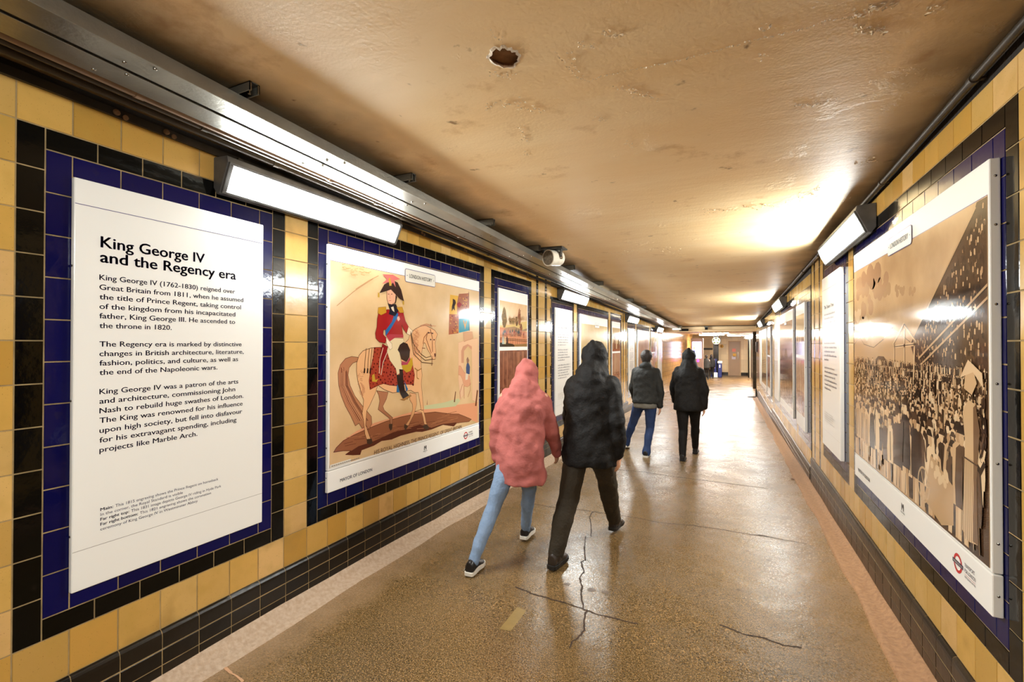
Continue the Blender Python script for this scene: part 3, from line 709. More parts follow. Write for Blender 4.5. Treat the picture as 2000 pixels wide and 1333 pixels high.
bin_(1393, 1400.2, 706, 'plain dark blue bin between the two others in the far hall', False)
p = onY(1397.8, 727, 26.6); t = MB(); t.box((p.x-.09, 26.6, HALLZ), (p.x+.09, 26.8, HALLZ+.28), M_WHITE); tag(t.build('cardboard_box', bevel=.01), 'small white box on the floor in front of the blue bins', 'box')
# low grey step under the bins
mb = MB(); a = onY(1384, 700, 26.4); b_ = onY(1402, 700, 26.4); mb.box((a.x, 26.2, HALLZ), (b_.x, 26.55, HALLZ+.05), M_STEEL); tag(mb.build('trim_7'), kind='structure')
# hanging round sign
p = onY(1398.6, 666, 26.0)
t = thing('round_sign', 'round green and white sign hanging in the hall', 'sign', p)
mb = MB(); mb.lathe((p.x, 26.0, p.z), (0, -1, 0), [(-.03, .19), (.0, .19)], M_WHITE, 32); kid(mb, 'disc', t)
mb = MB(); G = mat('sign_green', (86, 110, 60), .5)
for k in range(5):
    t1 = 2*pi*k/5+.3
    vs = [(p.x+r_*cos(t1+q), 25.996, p.z+r_*sin(t1+q)) for r_, q in ((.1, -.35), (.165, -.42), (.17, 0), (.165, .42), (.1, .35))]
    mb.face(vs, G)
kid(mb, 'green_ring', t)
mb = MB(); mb.lathe((p.x, 25.99, p.z), (0, -1, 0), [(0, .07), (.004, .07)], mat('sign_pale', (226, 206, 190), .5), 18); kid(mb, 'emblem', t)
mb = MB(); mb.box((p.x-.01, 26.0, p.z+.18), (p.x+.01, 26.02, HC_Z+.05), M_DKST); mb.box((p.x+.2, 26.0, p.z-.14), (p.x+.24, 26.02, HC_Z+.05), M_DKST); kid(mb, 'hanger', t)
# small yellow sign and dark band on the far wall
p = fy(1409.5, 676.7); mb = MB(); mb.lathe((p.x, FY-.01, p.z), (0, -1, 0), [(-.01, .1), (.0, .1)], mat('yellow_sign', (206, 150, 30), .5), 18); mb.box((p.x-.03, FY-.015, p.z-.05), (p.x+.0, FY-.01, p.z+.05), M_SLIT)
tag(mb.build('yellow_sign'), 'small round yellow sign on the far wall left of the brown door', 'sign')
mb = MB(); a = fy(1373.5, 680); b_ = fy(1392, 684); mb.box((a.x, FY-.03, b_.z), (b_.x, FY-.0, a.z), M_DKST); tag(mb.build('wall_band', bevel=.004), 'dark horizontal nameplate band on the tiled wall behind the kiosk', 'sign')
# fittings on the beam
p = onY(1379.6, 642, 17.25); mb = MB(); mb.box((p.x-.045, 17.15, p.z-.05), (p.x+.045, 17.28, p.z+.04), M_SLIT); mb.box((p.x-.07, 17.12, p.z+.04), (p.x+.07, 17.28, 2.125), M_STEEL)
tag(mb.build('junction_box', bevel=.004), 'small dark box fixed on the ceiling beam at the tunnel end', 'electrical box')
p = onY(1336, 645, 17.28); mb = MB(); mb.box((p.x-.16, 17.24, p.z-.04), (p.x+.15, 17.3, p.z+.04), M_SLIT); tag(mb.build('beam_plate'), 'flat black plate on the left end of the ceiling beam', 'plate')
p = onY(1323, 640, 16.9); mb = MB(); mb.box((p.x-.16, 16.72, p.z-.10), (p.x+.14, 16.98, 2.122), M_STEEL); mb.box((p.x-.28, 16.74, p.z+.02), (p.x-.16, 16.9, 2.122), M_DKST)
tag(mb.build('junction_box', bevel=.008), 'grey steel box where the left trunking ends at the beam', 'electrical box')
conduit('cable_conduit', 'thin dark cable running across the ceiling just before the beam', 0, lambda y: 0, .001, M_DKST, 17, 17.1, [], None) if False else None
a = onY(1328, 637, 17.2); b_ = onY(1476, 634, 17.2)
mb = MB(); mb.tube([(a.x+.1, 17.08, 2.110), (b_.x, 17.08, 2.110)], .012, M_DKST, 8); tag(mb.build('cable_conduit', smooth=True), 'thin dark cable running across the ceiling just before the beam', 'conduit')
# foot of a door stay by the right wall end
p = onFloor(1474, 778); mb = MB(); mb.box((W-.14, p.y-.02, p.z), (W-.02, p.y+.12, p.z+.05), M_DKST); mb.box((W-.06, p.y-.01, p.z), (W-.02, p.y+.05, p.z+.30), M_DKST); mb.box((W-.30, p.y+.15, p.z), (W-.06, p.y+.19, p.z+.03), M_DKST)
tag(mb.build('gate_stop', bevel=.006), 'small black metal gate stop on the floor at the end of the right wall', 'gate stop')
p = onX(1477.5, 678, W-.02); mb = MB(); mb.box((W-.03, p.y, p.z-.17), (W-.004, p.y+.25, p.z+.17), M_DKST); tag(mb.build('wall_plate', bevel=.004), 'narrow dark plate fixed on the right wall end by the hall', 'plate')
# debris at the left wall end
p = onFloor(1293, 771); mb = MB(); mb.lathe((p.x, p.y, p.z), (0, 0, 1), [(0, .05), (.03, .045), (.05, .02)], M_KERB, 9); tag(mb.build('litter', smooth=True), 'small dark lump of litter on the floor at the left wall end', 'litter')
# ------------------------------------------------------------------ panels and posters
class Plane2:
    """drawing surface on a wall: u grows to the reader's right, v is height"""
    def __init__(s, side, d): s.side = side; s.d = d
    def P(s, u, v, h=0):          # u is the y coordinate in layout units
        return Vector((s.d+h, u, v)) if s.side == 'L' else Vector((W-s.d-h, u, v))
    def px(s, x, y):
        q = onX(x, y, s.d if s.side == 'L' else W-s.d); return (q.y, q.z)
    def face(s, mb, pts, m, h): 
        p = [s.P(u, v, h) for u, v in pts]
        a = sum((p[i].y*p[(i+1) % len(p)].z-p[(i+1) % len(p)].y*p[i].z) for i in range(len(p)))
        if (a < 0) == (s.side == 'L'): p = p[::-1]
        mb.face(p, m)
    def rect(s, mb, u0, u1, v0, v1, m, h): s.face(mb, [(u0, v0), (u1, v0), (u1, v1), (u0, v1)], m, h)
    def stroke(s, mb, pts, w, m, h):
        for (a, b) in zip(pts[:-1], pts[1:]):
            d = Vector((b[0]-a[0], b[1]-a[1]));
            if d.length < 1e-6: continue
            n = Vector((-d.y, d.x)).normalized()*w/2; e = d.normalized()*w*.25
            s.face(mb, [(a[0]-n.x-e.x, a[1]-n.y-e.y), (b[0]-n.x+e.x, b[1]-n.y+e.y), (b[0]+n.x+e.x, b[1]+n.y+e.y), (a[0]+n.x-e.x, a[1]+n.y-e.y)], m, h)
def text_mesh(txt, off=0):
    c = bpy.data.curves.new('t', 'FONT'); c.body = txt; c.size = 1; c.offset = off; c.resolution_u = 3
    o = bpy.data.objects.new('t', c); COL.objects.link(o)
    bpy.context.view_layer.update()
    dg = bpy.context.evaluated_depsgraph_get(); me = bpy.data.meshes.new_from_object(o.evaluated_get(dg))
    vs = [(v.co.x, v.co.y) for v in me.vertices]; fs = [tuple(p.vertices) for p in me.polygons]
    bpy.data.objects.remove(o); bpy.data.curves.remove(c); bpy.data.meshes.remove(me)
    return vs, fs
CAPH = None
def text_on(pl, mb, txt, a, b, cap, m, h=.0006, off=0):
    """write txt from baseline point a to baseline point b (u,v) with capital height cap"""
    vs, fs = text_mesh(txt)
    if not vs: return
    x0 = min(v[0] for v in vs); x1 = max(v[0] for v in vs)
    A = Vector(a); B = Vector(b); d = B-A; Ln = d.length; d.normalize(); n = Vector((-d.y, d.x))
    if pl.side == 'R': n = -n
    if n.y < 0: n = -n
    kx = Ln/(x1-x0); ky = cap/.70
    for sx, sy in (((0, 0),) if not off else ((-off, 0), (off, 0), (0, off*.6), (0, -off*.6))):     # heavier strokes for bold lettering
        out = []
        for x, y in vs:
            q = A+d*((x-x0+sx)*kx)+n*((y+sy)*ky); out.append(pl.P(q.x, q.y, h))
        mb.mesh(out, fs, m)
def board(root, pl, u0, u1, v0, v1, th=.018, name='board', m=None, bev=.004):
    mb = MB(); d0 = pl.d-th
    a, b = pl.P(u0, v0, 0), pl.P(u1, v1, -th)
    mb.box((min(a.x, b.x), u0, v0), (max(a.x, b.x), u1, v1), m or M_WHITE)
    return kid(mb, name, root, bevel=bev)
def screws(root, pl, u, vs, depth, out):
    for v in vs:
        mb = MB(); x = pl.P(u, v, -depth).x; mb.lathe((x, u, v), (0, out, 0), [(0, .0045), (.002, .004), (.003, .0015)], M_SCREW, 8); kid(mb, 'screw', root)
def panel_root(name, pl, u, v, label, group=None): return thing(name, label, 'sign' if name == 'information_panel' else 'poster', pl.P(u, v, -.02), group)
LF = Plane2('L', .026); RF = Plane2('R', .034)

# --- first left text panel -------------------------------------------------
t = panel_root('information_panel', LF, .53, .545, 'large white text panel about the Regency era, nearest on the left wall', 'text panels')
board(t, LF, .148, .919, .543, 2.078, .0215)
mb = MB()
def cA(x, y): return (100+x/2.665, 420+y/2.665)
def line(pl, mb, txt, p0, p1, cap, m, off=0, flat=True):
    a = pl.px(*p0); b = pl.px(*p1); text_on(pl, mb, txt, a, (b[0], a[1]) if flat else b, cap, m, off=off)
line(LF, mb, 'King George IV', (197, 483), (399.5, 511), .043, M_NAVY, .022); kid(mb, 'heading', t); mb = MB(); line(LF, mb, 'and the Regency era', (196, 512), (460.5, 543), .043, M_NAVY, .022)
kid(mb, 'heading', t)
mb = MB()
body = [('King George IV (1762-1830) reigned over', 546.6, 459), ('Great Britain from 1811, when he assumed', 565.8, 475), ('the title of Prince Regent, taking control', 584.6, 470.5),
        ('of the kingdom from his incapacitated', 603.3, 459.5), ('father, King George III. He ascended to', 622, 459), ('the throne in 1820.', 641, 335),
        ('The Regency era is marked by distinctive', 677.4, 471.5), ('changes in British architecture, literature,', 696.2, 475.6), ('fashion, politics, and culture, as well as', 714.6, 464.7), ('the end of the Napoleonic wars.', 733, 424.2),
        ('King George IV was a patron of the arts', 770.6, 465), ('and architecture, commissioning John', 789.2, 459), ('Nash to rebuild huge swathes of London.', 808, 475), ('The King was renowned for his influence', 827, 473.4),
        ('upon high society, but fell into disfavour', 846.5, 472.6), ('for his extravagant spending, including', 865.5, 461.4), ('projects like Marble Arch.', 884.5, 385)]
for i, (s, y, x1) in enumerate(body):
    line(LF, mb, s, (194.2, y), (x1, y), .0205, M_NAVY, .014)
    if i in (5, 9, 16): kid(mb, 'paragraph', t); mb = MB()
mb = MB()
for pre, s, y, xm, x1 in (('Main:', 'This 1815 engraving shows the Prince Regent on horseback', 999, 221, 425.7), (None, 'In the corner, the Royal Standard is visible', 1008.6, 0, 356.6),
                     ('Far right top:', 'This 1831 image depicts George IV riding in Hyde Park', 1018, 252, 431.4), ('Far right bottom:', 'This 1821 engraving shows the coronation', 1027.6, 269, 411.6), (None, 'ceremony of King George IV in Westminster Abbey', 1037.2, 0, 385.6)):
    x = 196
    if pre: line(LF, mb, pre, (x, y), (xm, y), .0115, M_NAVY, .02); a = LF.px(x, y); q = LF.px(xm+4, y); b = LF.px(x1, y); text_on(LF, mb, s, (q[0], a[1]), (b[0], a[1]), .0115, M_NAVY)
    else: line(LF, mb, s, (x, y), (x1, y), .0115, M_NAVY)
kid(mb, 'caption_text', t)
mb = MB(); v = LF.px(146, 396.5)[1]; LF.rect(mb, .15, .917, v-.0012, v+.0012, M_RULE, .0006); kid(mb, 'top_rule', t); mb = MB(); v = LF.px(142, 1081)[1]; LF.rect(mb, .15, .917, v-.0008, v+.0008, M_GREYT, .0006); kid(mb, 'bottom_rule', t)
screws(t, LF, .148, [.75, 1.25, 1.75], .012, -1)

# --- generic footer and plaque --------------------------------------------
def logos(root, par, pl, u0, u1, v0, v1, full=True):
    """transport roundel, arch emblem and mayor line on a footer strip; u0 is the reader's left"""
    sg = 1 if pl.side == 'L' else -1; Wd = abs(u1-u0); U = lambda f: u0+sg*Wd*f; vm = (v0+v1)/2; hh = (v1-v0)
    mb = MB()
    if full: text_on(pl, mb, 'MAYOR OF LONDON', (U(.052), v0+hh*.33), (U(.205), v0+hh*.33), hh*.16, M_NAVY, off=.012)
    c = U(.865); ro = hh*.26; n = 28; h = .0006
    for k in range(n):
        a, b = 2*pi*k/n, 2*pi*(k+1)/n
        pl.face(mb, [(c+ro*cos(a), vm+ro*sin(a)), (c+ro*cos(b), vm+ro*sin(b)), (c+ro*.70*cos(b), vm+ro*.70*sin(b)), (c+ro*.70*cos(a), vm+ro*.70*sin(a))], M_RED, h)
    pl.rect(mb, c-ro*1.25, c+ro*1.25, vm-ro*.21, vm+ro*.21, M_NAVY, .0009)
    text_on(pl, mb, 'UNDERGROUND', (c-sg*ro*1.12, vm-ro*.1), (c+sg*ro*1.12, vm-ro*.1), ro*.2, M_WHT2, .0012)
    x = c+sg*ro*1.55; x1 = x+sg*ro*2.35
    text_on(pl, mb, 'TRANSPORT', (x, vm+ro*.36), (x+sg*ro*2.2, vm+ro*.36), ro*.38, M_NAVY)
    text_on(pl, mb, 'FOR LONDON', (x, vm-ro*.22), (x1, vm-ro*.22), ro*.38, M_NAVY)
    pl.rect(mb, min(x, x1), max(x, x1), vm-ro*.42, vm-ro*.39, M_RED, h)
    text_on(pl, mb, 'EVERY JOURNEY MATTERS', (x, vm-ro*.75), (x1, vm-ro*.75), ro*.2, M_NAVY)
    c = U(.53); q = hh*.13; y = vm-q*.2
    for s_ in (-1, 1):
        pl.face(mb, [(c+s_*q*.95, y), (c+s_*q*.45, y), (c+s_*q*.45, y+q*1.2), (c+s_*q*.95, y+q*1.9)], M_BTXT, h)
        pl.face(mb, [(c+s_*q*.95, y+q*2.0), (c+s_*q*.5, y+q*2.0), (c, y+q*1.2), (c, y+q*.6), (c+s_*q*.1, y+q*.7)], M_BTXT, h*1.2)
    text_on(pl, mb, 'MARBLE ARCH', (c-sg*q*1.7, y-q*.75), (c+sg*q*1.7, y-q*.75), q*.42, M_BTXT, off=.01)
    text_on(pl, mb, 'LONDON', (c-sg*q*.6, y-q*1.35), (c+sg*q*.6, y-q*1.35), q*.22, M_GREYT)
    o = kid(mb, 'printed_logos', root, parent=par); return o
def plaque(root, pl, uc, vc, wd, ht):
    sg = 1 if pl.side == 'L' else -1; mb = MB(); n = 6
    def rr(w_, h_, r):
        pts = []
        for cx, cy, a0 in ((1, 1, 0), (-1, 1, 90), (-1, -1, 180), (1, -1, 270)):
            for k in range(n+1):
                a = radians(a0+90*k/n); pts.append((uc+cx*(w_/2-r)+r*cos(a), vc+cy*(h_/2-r)+r*sin(a)))
        return pts
    pl.face(mb, rr(wd+.008, ht+.008, .017), M_RULE, .0032); pl.face(mb, rr(wd, ht, .013), M_WHT2, .0038)
    text_on(pl, mb, 'LONDON HISTORY', (uc-sg*wd*.38, vc-ht*.15), (uc+sg*wd*.38, vc-ht*.15), ht*.32, M_BTXT, .0044, off=.005)
    for s_ in (-1, 1):
        pl.face(mb, [(uc+s_*wd*.445+.004*cos(2*pi*k/8), vc+.004*sin(2*pi*k/8)) for k in range(8)], M_NAVY, .0044)
    kid(mb, 'title_plaque', root)

# --- rider poster -----------------------------------------------------------
u0, u1 = 1.352, 3.214; vb, vt = .565, 2.067
LP = Plane2('L', .026)
va = LP.px(642, 921)[1]
t = panel_root('framed_poster', LP, (u0+u1)/2, vb, 'wide framed poster of a red-coated rider on a pale horse, left wall', 'large posters')
board(t, LP, u0, u1, va, vt, .0213); ft = board(t, LP, u0-.002, u1, vb, va-.003, .0213, 'footer_strip')
logos(t, ft, Plane2('L', .0262), u0, u1, vb, va-.004)
screws(t, LP, u0, [vb+.09, vb+.27, vb+.55, vb+.85, vb+1.12, vb+1.38], .012, -1)
def A(x, y): return LP.px(700+x/4.938, 530+y/4.938)
def B(x, y): return LP.px(640+x/4.938, 640+y/4.938)
def C(x, y): return LP.px(780+x/5.554, 560+y/5.554)
def D(x, y): return LP.px(640+x/6.667, 800+y/6.667)
mb = MB(); h = .0008; LAY = [h]
def poly(fn, pts, col, outl=None, w_=.0028):
    LAY[0] += .000008; q = [fn(*p) for p in pts]; LP.face(mb, q, printm(col), LAY[0])
    if outl: LAY[0] += .000002; LP.stroke(mb, q+[q[0]], w_, printm(outl), LAY[0])
def strok(fn, pts, col, w_=.004): LAY[0] += .000005; LP.stroke(mb, [fn(*p) for p in pts], w_, printm(col), LAY[0])
vtop = LP.px(646, 509)[1]; au0 = u0+.012; au1 = u1-.006; avb = va+.016
M_PAPER = mat('aged_paper_print', (226, 192, 146), .18, spec=.35, var=1, vscale=2.2, vcol2=(206, 170, 120), detail=6)
LP.rect(mb, au0, au1, avb, vtop, M_PAPER, h)
LP.rect(mb, au0, au1, vtop, vtop+.003, M_RULE, h)
OUT = (70, 36, 24)
poly(D, [(180, 420), (380, 280), (600, 180), (800, 120), (1000, 60), (1150, 20), (1400, -30), (1700, -60), (1950, -90), (1950, 175), (1800, 110), (1400, 35), (900, 110), (500, 260), (200, 410)], (226, 158, 118))
poly(C, [(270, 1295), (480, 1260), (640, 1215), (660, 1240), (610, 1300), (400, 1325), (270, 1333)], (196, 196, 150))
# distant gateway and its small rider
poly(C, [(640, 610), (700, 590), (850, 560), (853, 1260), (790, 1235), (785, 700), (745, 640), (700, 690), (695, 1180), (660, 1230), (640, 1000)], (228, 186, 148), (200, 140, 110), .002)
poly(C, [(690, 500), (790, 490), (800, 560), (700, 600)], (206, 160, 124), (150, 90, 66), .002)
poly(C, [(670, 700), (690, 650), (740, 625), (785, 650), (785, 690), (745, 645), (700, 700), (697, 830), (672, 830)], (204, 150, 118))
poly(C, [(645, 860), (665, 865), (700, 930), (760, 970), (775, 1060), (740, 1090), (700, 1080), (680, 1000), (660, 960), (640, 960)], (220, 160, 124), (160, 84, 60), .002)
for leg in ([(685, 1060), (655, 1150), (660, 1215)], [(700, 1080), (702, 1215)], [(765, 1050), (770, 1120), (742, 1200)]): strok(C, leg, (170, 96, 70), .006)
poly(C, [(730, 835), (750, 830), (765, 870), (762, 950), (725, 960), (722, 880)], (70, 84, 120)); poly(C, [(728, 790), (740, 765), (755, 800), (748, 830), (732, 830)], (150, 110, 90), (60, 50, 60), .002)
poly(C, [(718, 940), (748, 950), (740, 1010), (715, 1015)], (226, 206, 180))
for q in ([(605, 1140), (590, 1255), (602, 1255), (613, 1140)], [(840, 1120), (820, 1295), (836, 1298), (852, 1130)], [(302, 1225), (296, 1283), (303, 1283)]): poly(C, q, (112, 66, 44))
# striped banner at the upper right
poly(C, [(550, 88), (645, 104), (645, 305), (540, 300)], (222, 172, 74)); poly(C, [(645, 80), (755, 72), (755, 290), (625, 305), (625, 180)], (160, 96, 70)); poly(C, [(540, 300), (645, 305), (640, 508), (534, 522)], (166, 92, 62)); poly(C, [(645, 350), (758, 342), (758, 478), (644, 503)], (60, 150, 172))
rr_ = random.Random(2)
for k in range(46):
    x = rr_.choice([rr_.uniform(550, 635), rr_.uniform(650, 745)]); y = rr_.uniform(315, 500) if x < 640 else rr_.uniform(90, 280)
    poly(C, [(x-9, y), (x, y-9), (x+8, y+2), (x+2, y+9)], rr_.choice([(206, 150, 70), (112, 50, 44), (196, 120, 70)]))
poly(C, [(578, 132), (606, 148), (612, 180), (598, 215), (600, 262), (584, 240), (566, 272), (568, 220), (578, 180)], (44, 24, 20)); poly(C, [(622, 190), (650, 165), (678, 195), (650, 232), (628, 215)], (150, 40, 50))
poly(C, [(690, 370), (712, 465), (730, 380), (722, 372), (711, 420), (700, 370)], (214, 160, 80))
strok(C, [(751, 60), (760, 480)], (110, 60, 44), .007)
# mound
poly(D, [(75, 560), (110, 500), (200, 410), (350, 330), (550, 240), (750, 160), (950, 100), (1150, 60), (1400, 35), (1600, 60), (1700, 60), (1790, 95), (1870, 130), (1840, 160), (1750, 170), (1680, 180), (1640, 220), (1500, 200), (1350, 260), (1230, 290), (1150, 290), (950, 340), (830, 390), (700, 410), (600, 470), (440, 530), (420, 590), (330, 595), (230, 590), (300, 540), (200, 540)], (148, 92, 62), (92, 46, 32), .004)
poly(D, [(230, 590), (400, 480), (560, 430), (700, 370), (850, 300), (1000, 260), (1200, 200), (1350, 240), (1500, 190), (1680, 170), (1640, 220), (1500, 200), (1350, 260), (1230, 290), (1150, 290), (950, 340), (830, 390), (700, 410), (600, 470), (440, 530), (420, 590)], (90, 44, 32))
for k in range(40):
    x = rr_.uniform(200, 1700); y = 430-(x-200)*.24+rr_.uniform(-60, 60); strok(D, [(x, y), (x+rr_.uniform(60, 170), y-rr_.uniform(10, 45))], rr_.choice([(104, 56, 40), (176, 116, 80)]), .003)
HS = (226, 172, 122); HS2 = (214, 158, 108)
# tail
poly(B, [(300, 290), (230, 280), (170, 300), (120, 360), (98, 440), (105, 560), (130, 660), (170, 760), (220, 850), (265, 950), (300, 925), (330, 975), (370, 950), (395, 985), (425, 930), (420, 860), (370, 800), (320, 740), (260, 660), (215, 560), (195, 460), (205, 390), (240, 345), (290, 325)], (178, 120, 84), OUT)
for k in range(26):
    o = rr_.uniform(-30, 40); strok(B, [(150+o, 380+rr_.uniform(0, 60)), (150+o*1.1, 560), (220+o*1.4, 720), (330+o*1.6, 900)], rr_.choice([(120, 66, 46), (206, 150, 106), (96, 50, 36)]), .0035)
# far legs
poly(B, [(470, 610), (582, 625), (565, 690), (530, 760), (545, 800), (600, 848), (625, 870), (622, 930), (605, 940), (595, 878), (545, 838), (485, 792), (500, 710), (490, 650)], (168, 112, 80), OUT)
poly(B, [(790, 630), (852, 640), (857, 740), (835, 830), (800, 900), (775, 950), (750, 940), (790, 880), (818, 790), (815, 740), (790, 700)], HS2, OUT)
for q in ([(590, 932), (624, 930), (620, 980), (605, 997), (588, 965)], [(740, 930), (773, 955), (747, 997), (735, 962)]): poly(B, q, (74, 56, 44))
poly(D, [(1130, 30), (1215, 0), (1240, 0), (1262, 80), (1280, 170), (1292, 200), (1255, 195), (1240, 110), (1222, 40)], HS, OUT); poly(D, [(1235, 212), (1290, 195), (1322, 240), (1290, 272), (1240, 242)], (74, 56, 44))
# body, neck and head
AB = lambda pts: [(x/4.938+700, y/4.938+530) for x, y in pts]; BB = lambda pts: [(x/4.938+640, y/4.938+640) for x, y in pts]
Q = BB([(275, 420), (278, 345), (300, 270), (340, 225), (420, 197), (520, 195)])+AB([(300, 720), (440, 700), (480, 660), (500, 600), (545, 560), (590, 535), (640, 520), (690, 545), (735, 570), (762, 610), (748, 645), (738, 700), (745, 760), (748, 800), (738, 852), (710, 852), (692, 800), (662, 750), (645, 700), (632, 690), (612, 760), (602, 850), (606, 930), (612, 1000), (605, 1090), (620, 1250), (625, 1340), (604, 1340), (575, 1170), (540, 1172), (505, 1150), (430, 1160), (330, 1175), (250, 1145), (185, 1100)])+BB([(455, 640), (400, 760), (374, 805), (370, 870), (364, 940), (392, 1020), (412, 1075), (426, 1105), (385, 1112), (358, 1030), (344, 900), (330, 830), (340, 770), (345, 700), (318, 620), (290, 520)])
poly(lambda x, y: LP.px(x, y), Q, HS, OUT, .0034)
poly(B, [(375, 1078), (422, 1072), (432, 1112), (405, 1130), (377, 1117)], (64, 46, 36))
for k in range(26):   # dapples along the haunch
    x, y = rr_.uniform(290, 345), rr_.uniform(400, 560); strok(B, [(x-6, y), (x, y-6), (x+6, y)], (176, 116, 78), .002)
for k in range(16):
    x, y = rr_.uniform(300, 350), rr_.uniform(540, 640); strok(B, [(x, y), (x+14, y+40)], (190, 130, 92), .004)
# saddle cloth with spots
CL = [(150, 737), (240, 735), (300, 760), (420, 900), (520, 900), (540, 1000), (530, 1095), (430, 1088), (370, 1107), (300, 1100), (240, 1085), (190, 1100), (110, 1142), (100, 1060), (115, 950), (140, 830)]
poly(A, CL, (160, 58, 40), (96, 24, 22), .004)
def inside(pt, pg):
    x, y = pt; c_ = False; j = len(pg)-1
    for i in range(len(pg)):
        if (pg[i][1] > y) != (pg[j][1] > y) and x < (pg[j][0]-pg[i][0])*(y-pg[i][1])/(pg[j][1]-pg[i][1])+pg[i][0]: c_ = not c_
        j = i
    return c_
pts_ = []
for k in range(900):
    x, y = rr_.uniform(105, 535), rr_.uniform(740, 1130)
    if inside((x, y), CL) and all((x-a)**2+(y-b)**2 > 24**2 for a, b in pts_):
        pts_.append((x, y)); r_ = rr_.uniform(6, 11); poly(A, [(x+r_*cos(q)*.8, y+r_*sin(q)*rr_.uniform(.9, 1.3)) for q in (0, 1, 2, 3, 4, 5)], rr_.choice([(84, 22, 20), (104, 28, 24)]))
poly(A, [(128, 1005), (150, 990), (160, 1050), (190, 1040), (170, 1070), (130, 1065)], (190, 150, 50))
for x in (62, 92, 118): strok(A, [(x+12, 745), (x, 850), (x-8, 980)], (60, 28, 24), .004); poly(A, [(x-16, 985), (x-10, 935), (x+2, 940), (x-2, 985)], (44, 24, 22))
# rider
poly(A, [(230, 700), (295, 740), (262, 830), (215, 935), (198, 900), (208, 800)], (134, 26, 28), OUT)
strok(A, [(235, 740), (205, 850), (198, 985)], (226, 190, 160), .006); strok(A, [(290, 745), (235, 880), (215, 1000)], (226, 190, 160), .006)
poly(A, [(265, 640), (430, 650), (442, 700), (390, 760), (412, 900), (426, 960), (370, 1005), (358, 940), (300, 860), (272, 770), (290, 700)], (222, 200, 158), (120, 86, 60), .002)
poly(A, [(415, 868), (460, 880), (495, 830), (503, 860), (470, 908), (415, 906)], (166, 62, 80)); poly(A, [(415, 908), (470, 902), (500, 850), (516, 830), (522, 900), (500, 962), (460, 978), (420, 942)], (184, 148, 36))
poly(A, [(430, 685), (470, 700), (496, 760), (490, 830), (460, 877), (410, 850), (394, 790), (375, 760), (396, 710)], (54, 36, 30))
poly(A, [(370, 1095), (396, 1110), (390, 1172), (364, 1165)], (40, 96, 140)); poly(A, [(440, 1060), (476, 1140), (458, 1162)], (40, 96, 140))
poly(A, [(390, 945), (425, 950), (430, 1050), (446, 1150), (487, 1200), (472, 1237), (430, 1237), (400, 1180), (375, 1090), (365, 1000), (396, 1000)], (38, 26, 24)); poly(A, [(395, 1240), (440, 1225), (500, 1190), (510, 1205), (440, 1250)], (150, 104, 50))
poly(A, [(190, 410), (180, 460), (175, 540), (160, 600), (166, 650), (200, 685), (255, 697), (270, 650), (235, 610), (240, 570), (255, 560), (265, 620), (320, 632), (430, 640), (415, 520), (432, 560), (462, 602), (482, 540), (450, 480), (430, 400), (400, 370), (340, 380), (280, 370), (210, 390)], (156, 30, 32), OUT)
poly(A, [(462, 602), (480, 536), (520, 575), (512, 605), (492, 617)], (232, 206, 172), OUT, .002); poly(A, [(262, 640), (320, 700), (322, 745), (300, 760), (268, 700)], (234, 212, 180), OUT, .002)
poly(A, [(265, 620), (300, 608), (430, 612), (430, 642), (350, 642), (300, 677), (280, 652)], (172, 56, 66)); poly(A, [(352, 388), (382, 410), (370, 455), (320, 540), (260, 627), (257, 575), (320, 490)], (34, 98, 156))
poly(A, [(280, 308), (360, 320), (384, 380), (350, 437), (290, 415), (300, 370)], (34, 30, 40)); poly(A, [(310, 350), (335, 340), (345, 395), (325, 380)], (226, 206, 180))
poly(A, [(372, 440), (390, 435), (398, 465), (382, 485), (370, 465)], (222, 170, 150))
for q in ([(190, 350), (262, 344), (267, 400), (215, 425), (184, 405)], [(365, 350), (420, 345), (436, 402), (395, 402)]): poly(A, q, (190, 140, 44), (120, 76, 20), .002)
poly(A, [(272, 190), (300, 172), (342, 190), (366, 240), (352, 300), (320, 322), (290, 315), (272, 270)], (222, 164, 132), (110, 60, 50), .002)
for x, y in ((288, 222), (318, 222)): poly(A, [(x-8, y), (x, y-5), (x+9, y), (x, y+4)], (50, 34, 34))
strok(A, [(303, 225), (298, 258), (306, 262)], (160, 96, 80), .002); strok(A, [(292, 285), (312, 284)], (170, 70, 66), .003); poly(A, [(356, 225), (370, 250), (360, 300), (344, 330), (352, 280)], (52, 34, 30))
poly(A, [(200, 212), (245, 130), (290, 100), (340, 92), (376, 110), (410, 180), (437, 290), (398, 270), (352, 222), (310, 178), (268, 192)], (56, 38, 34))
poly(A, [(230, 30), (330, 34), (400, 78), (345, 88), (356, 155), (330, 110), (305, 140), (300, 105), (225, 122), (272, 78)], (206, 110, 104)); poly(A, [(288, 70), (305, 66), (318, 140), (296, 142)], (190, 150, 60)); poly(A, [(186, 205), (200, 212), (200, 255), (183, 250)], (190, 150, 60)); poly(A, [(424, 285), (438, 290), (438, 325), (424, 322)], (190, 150, 60))
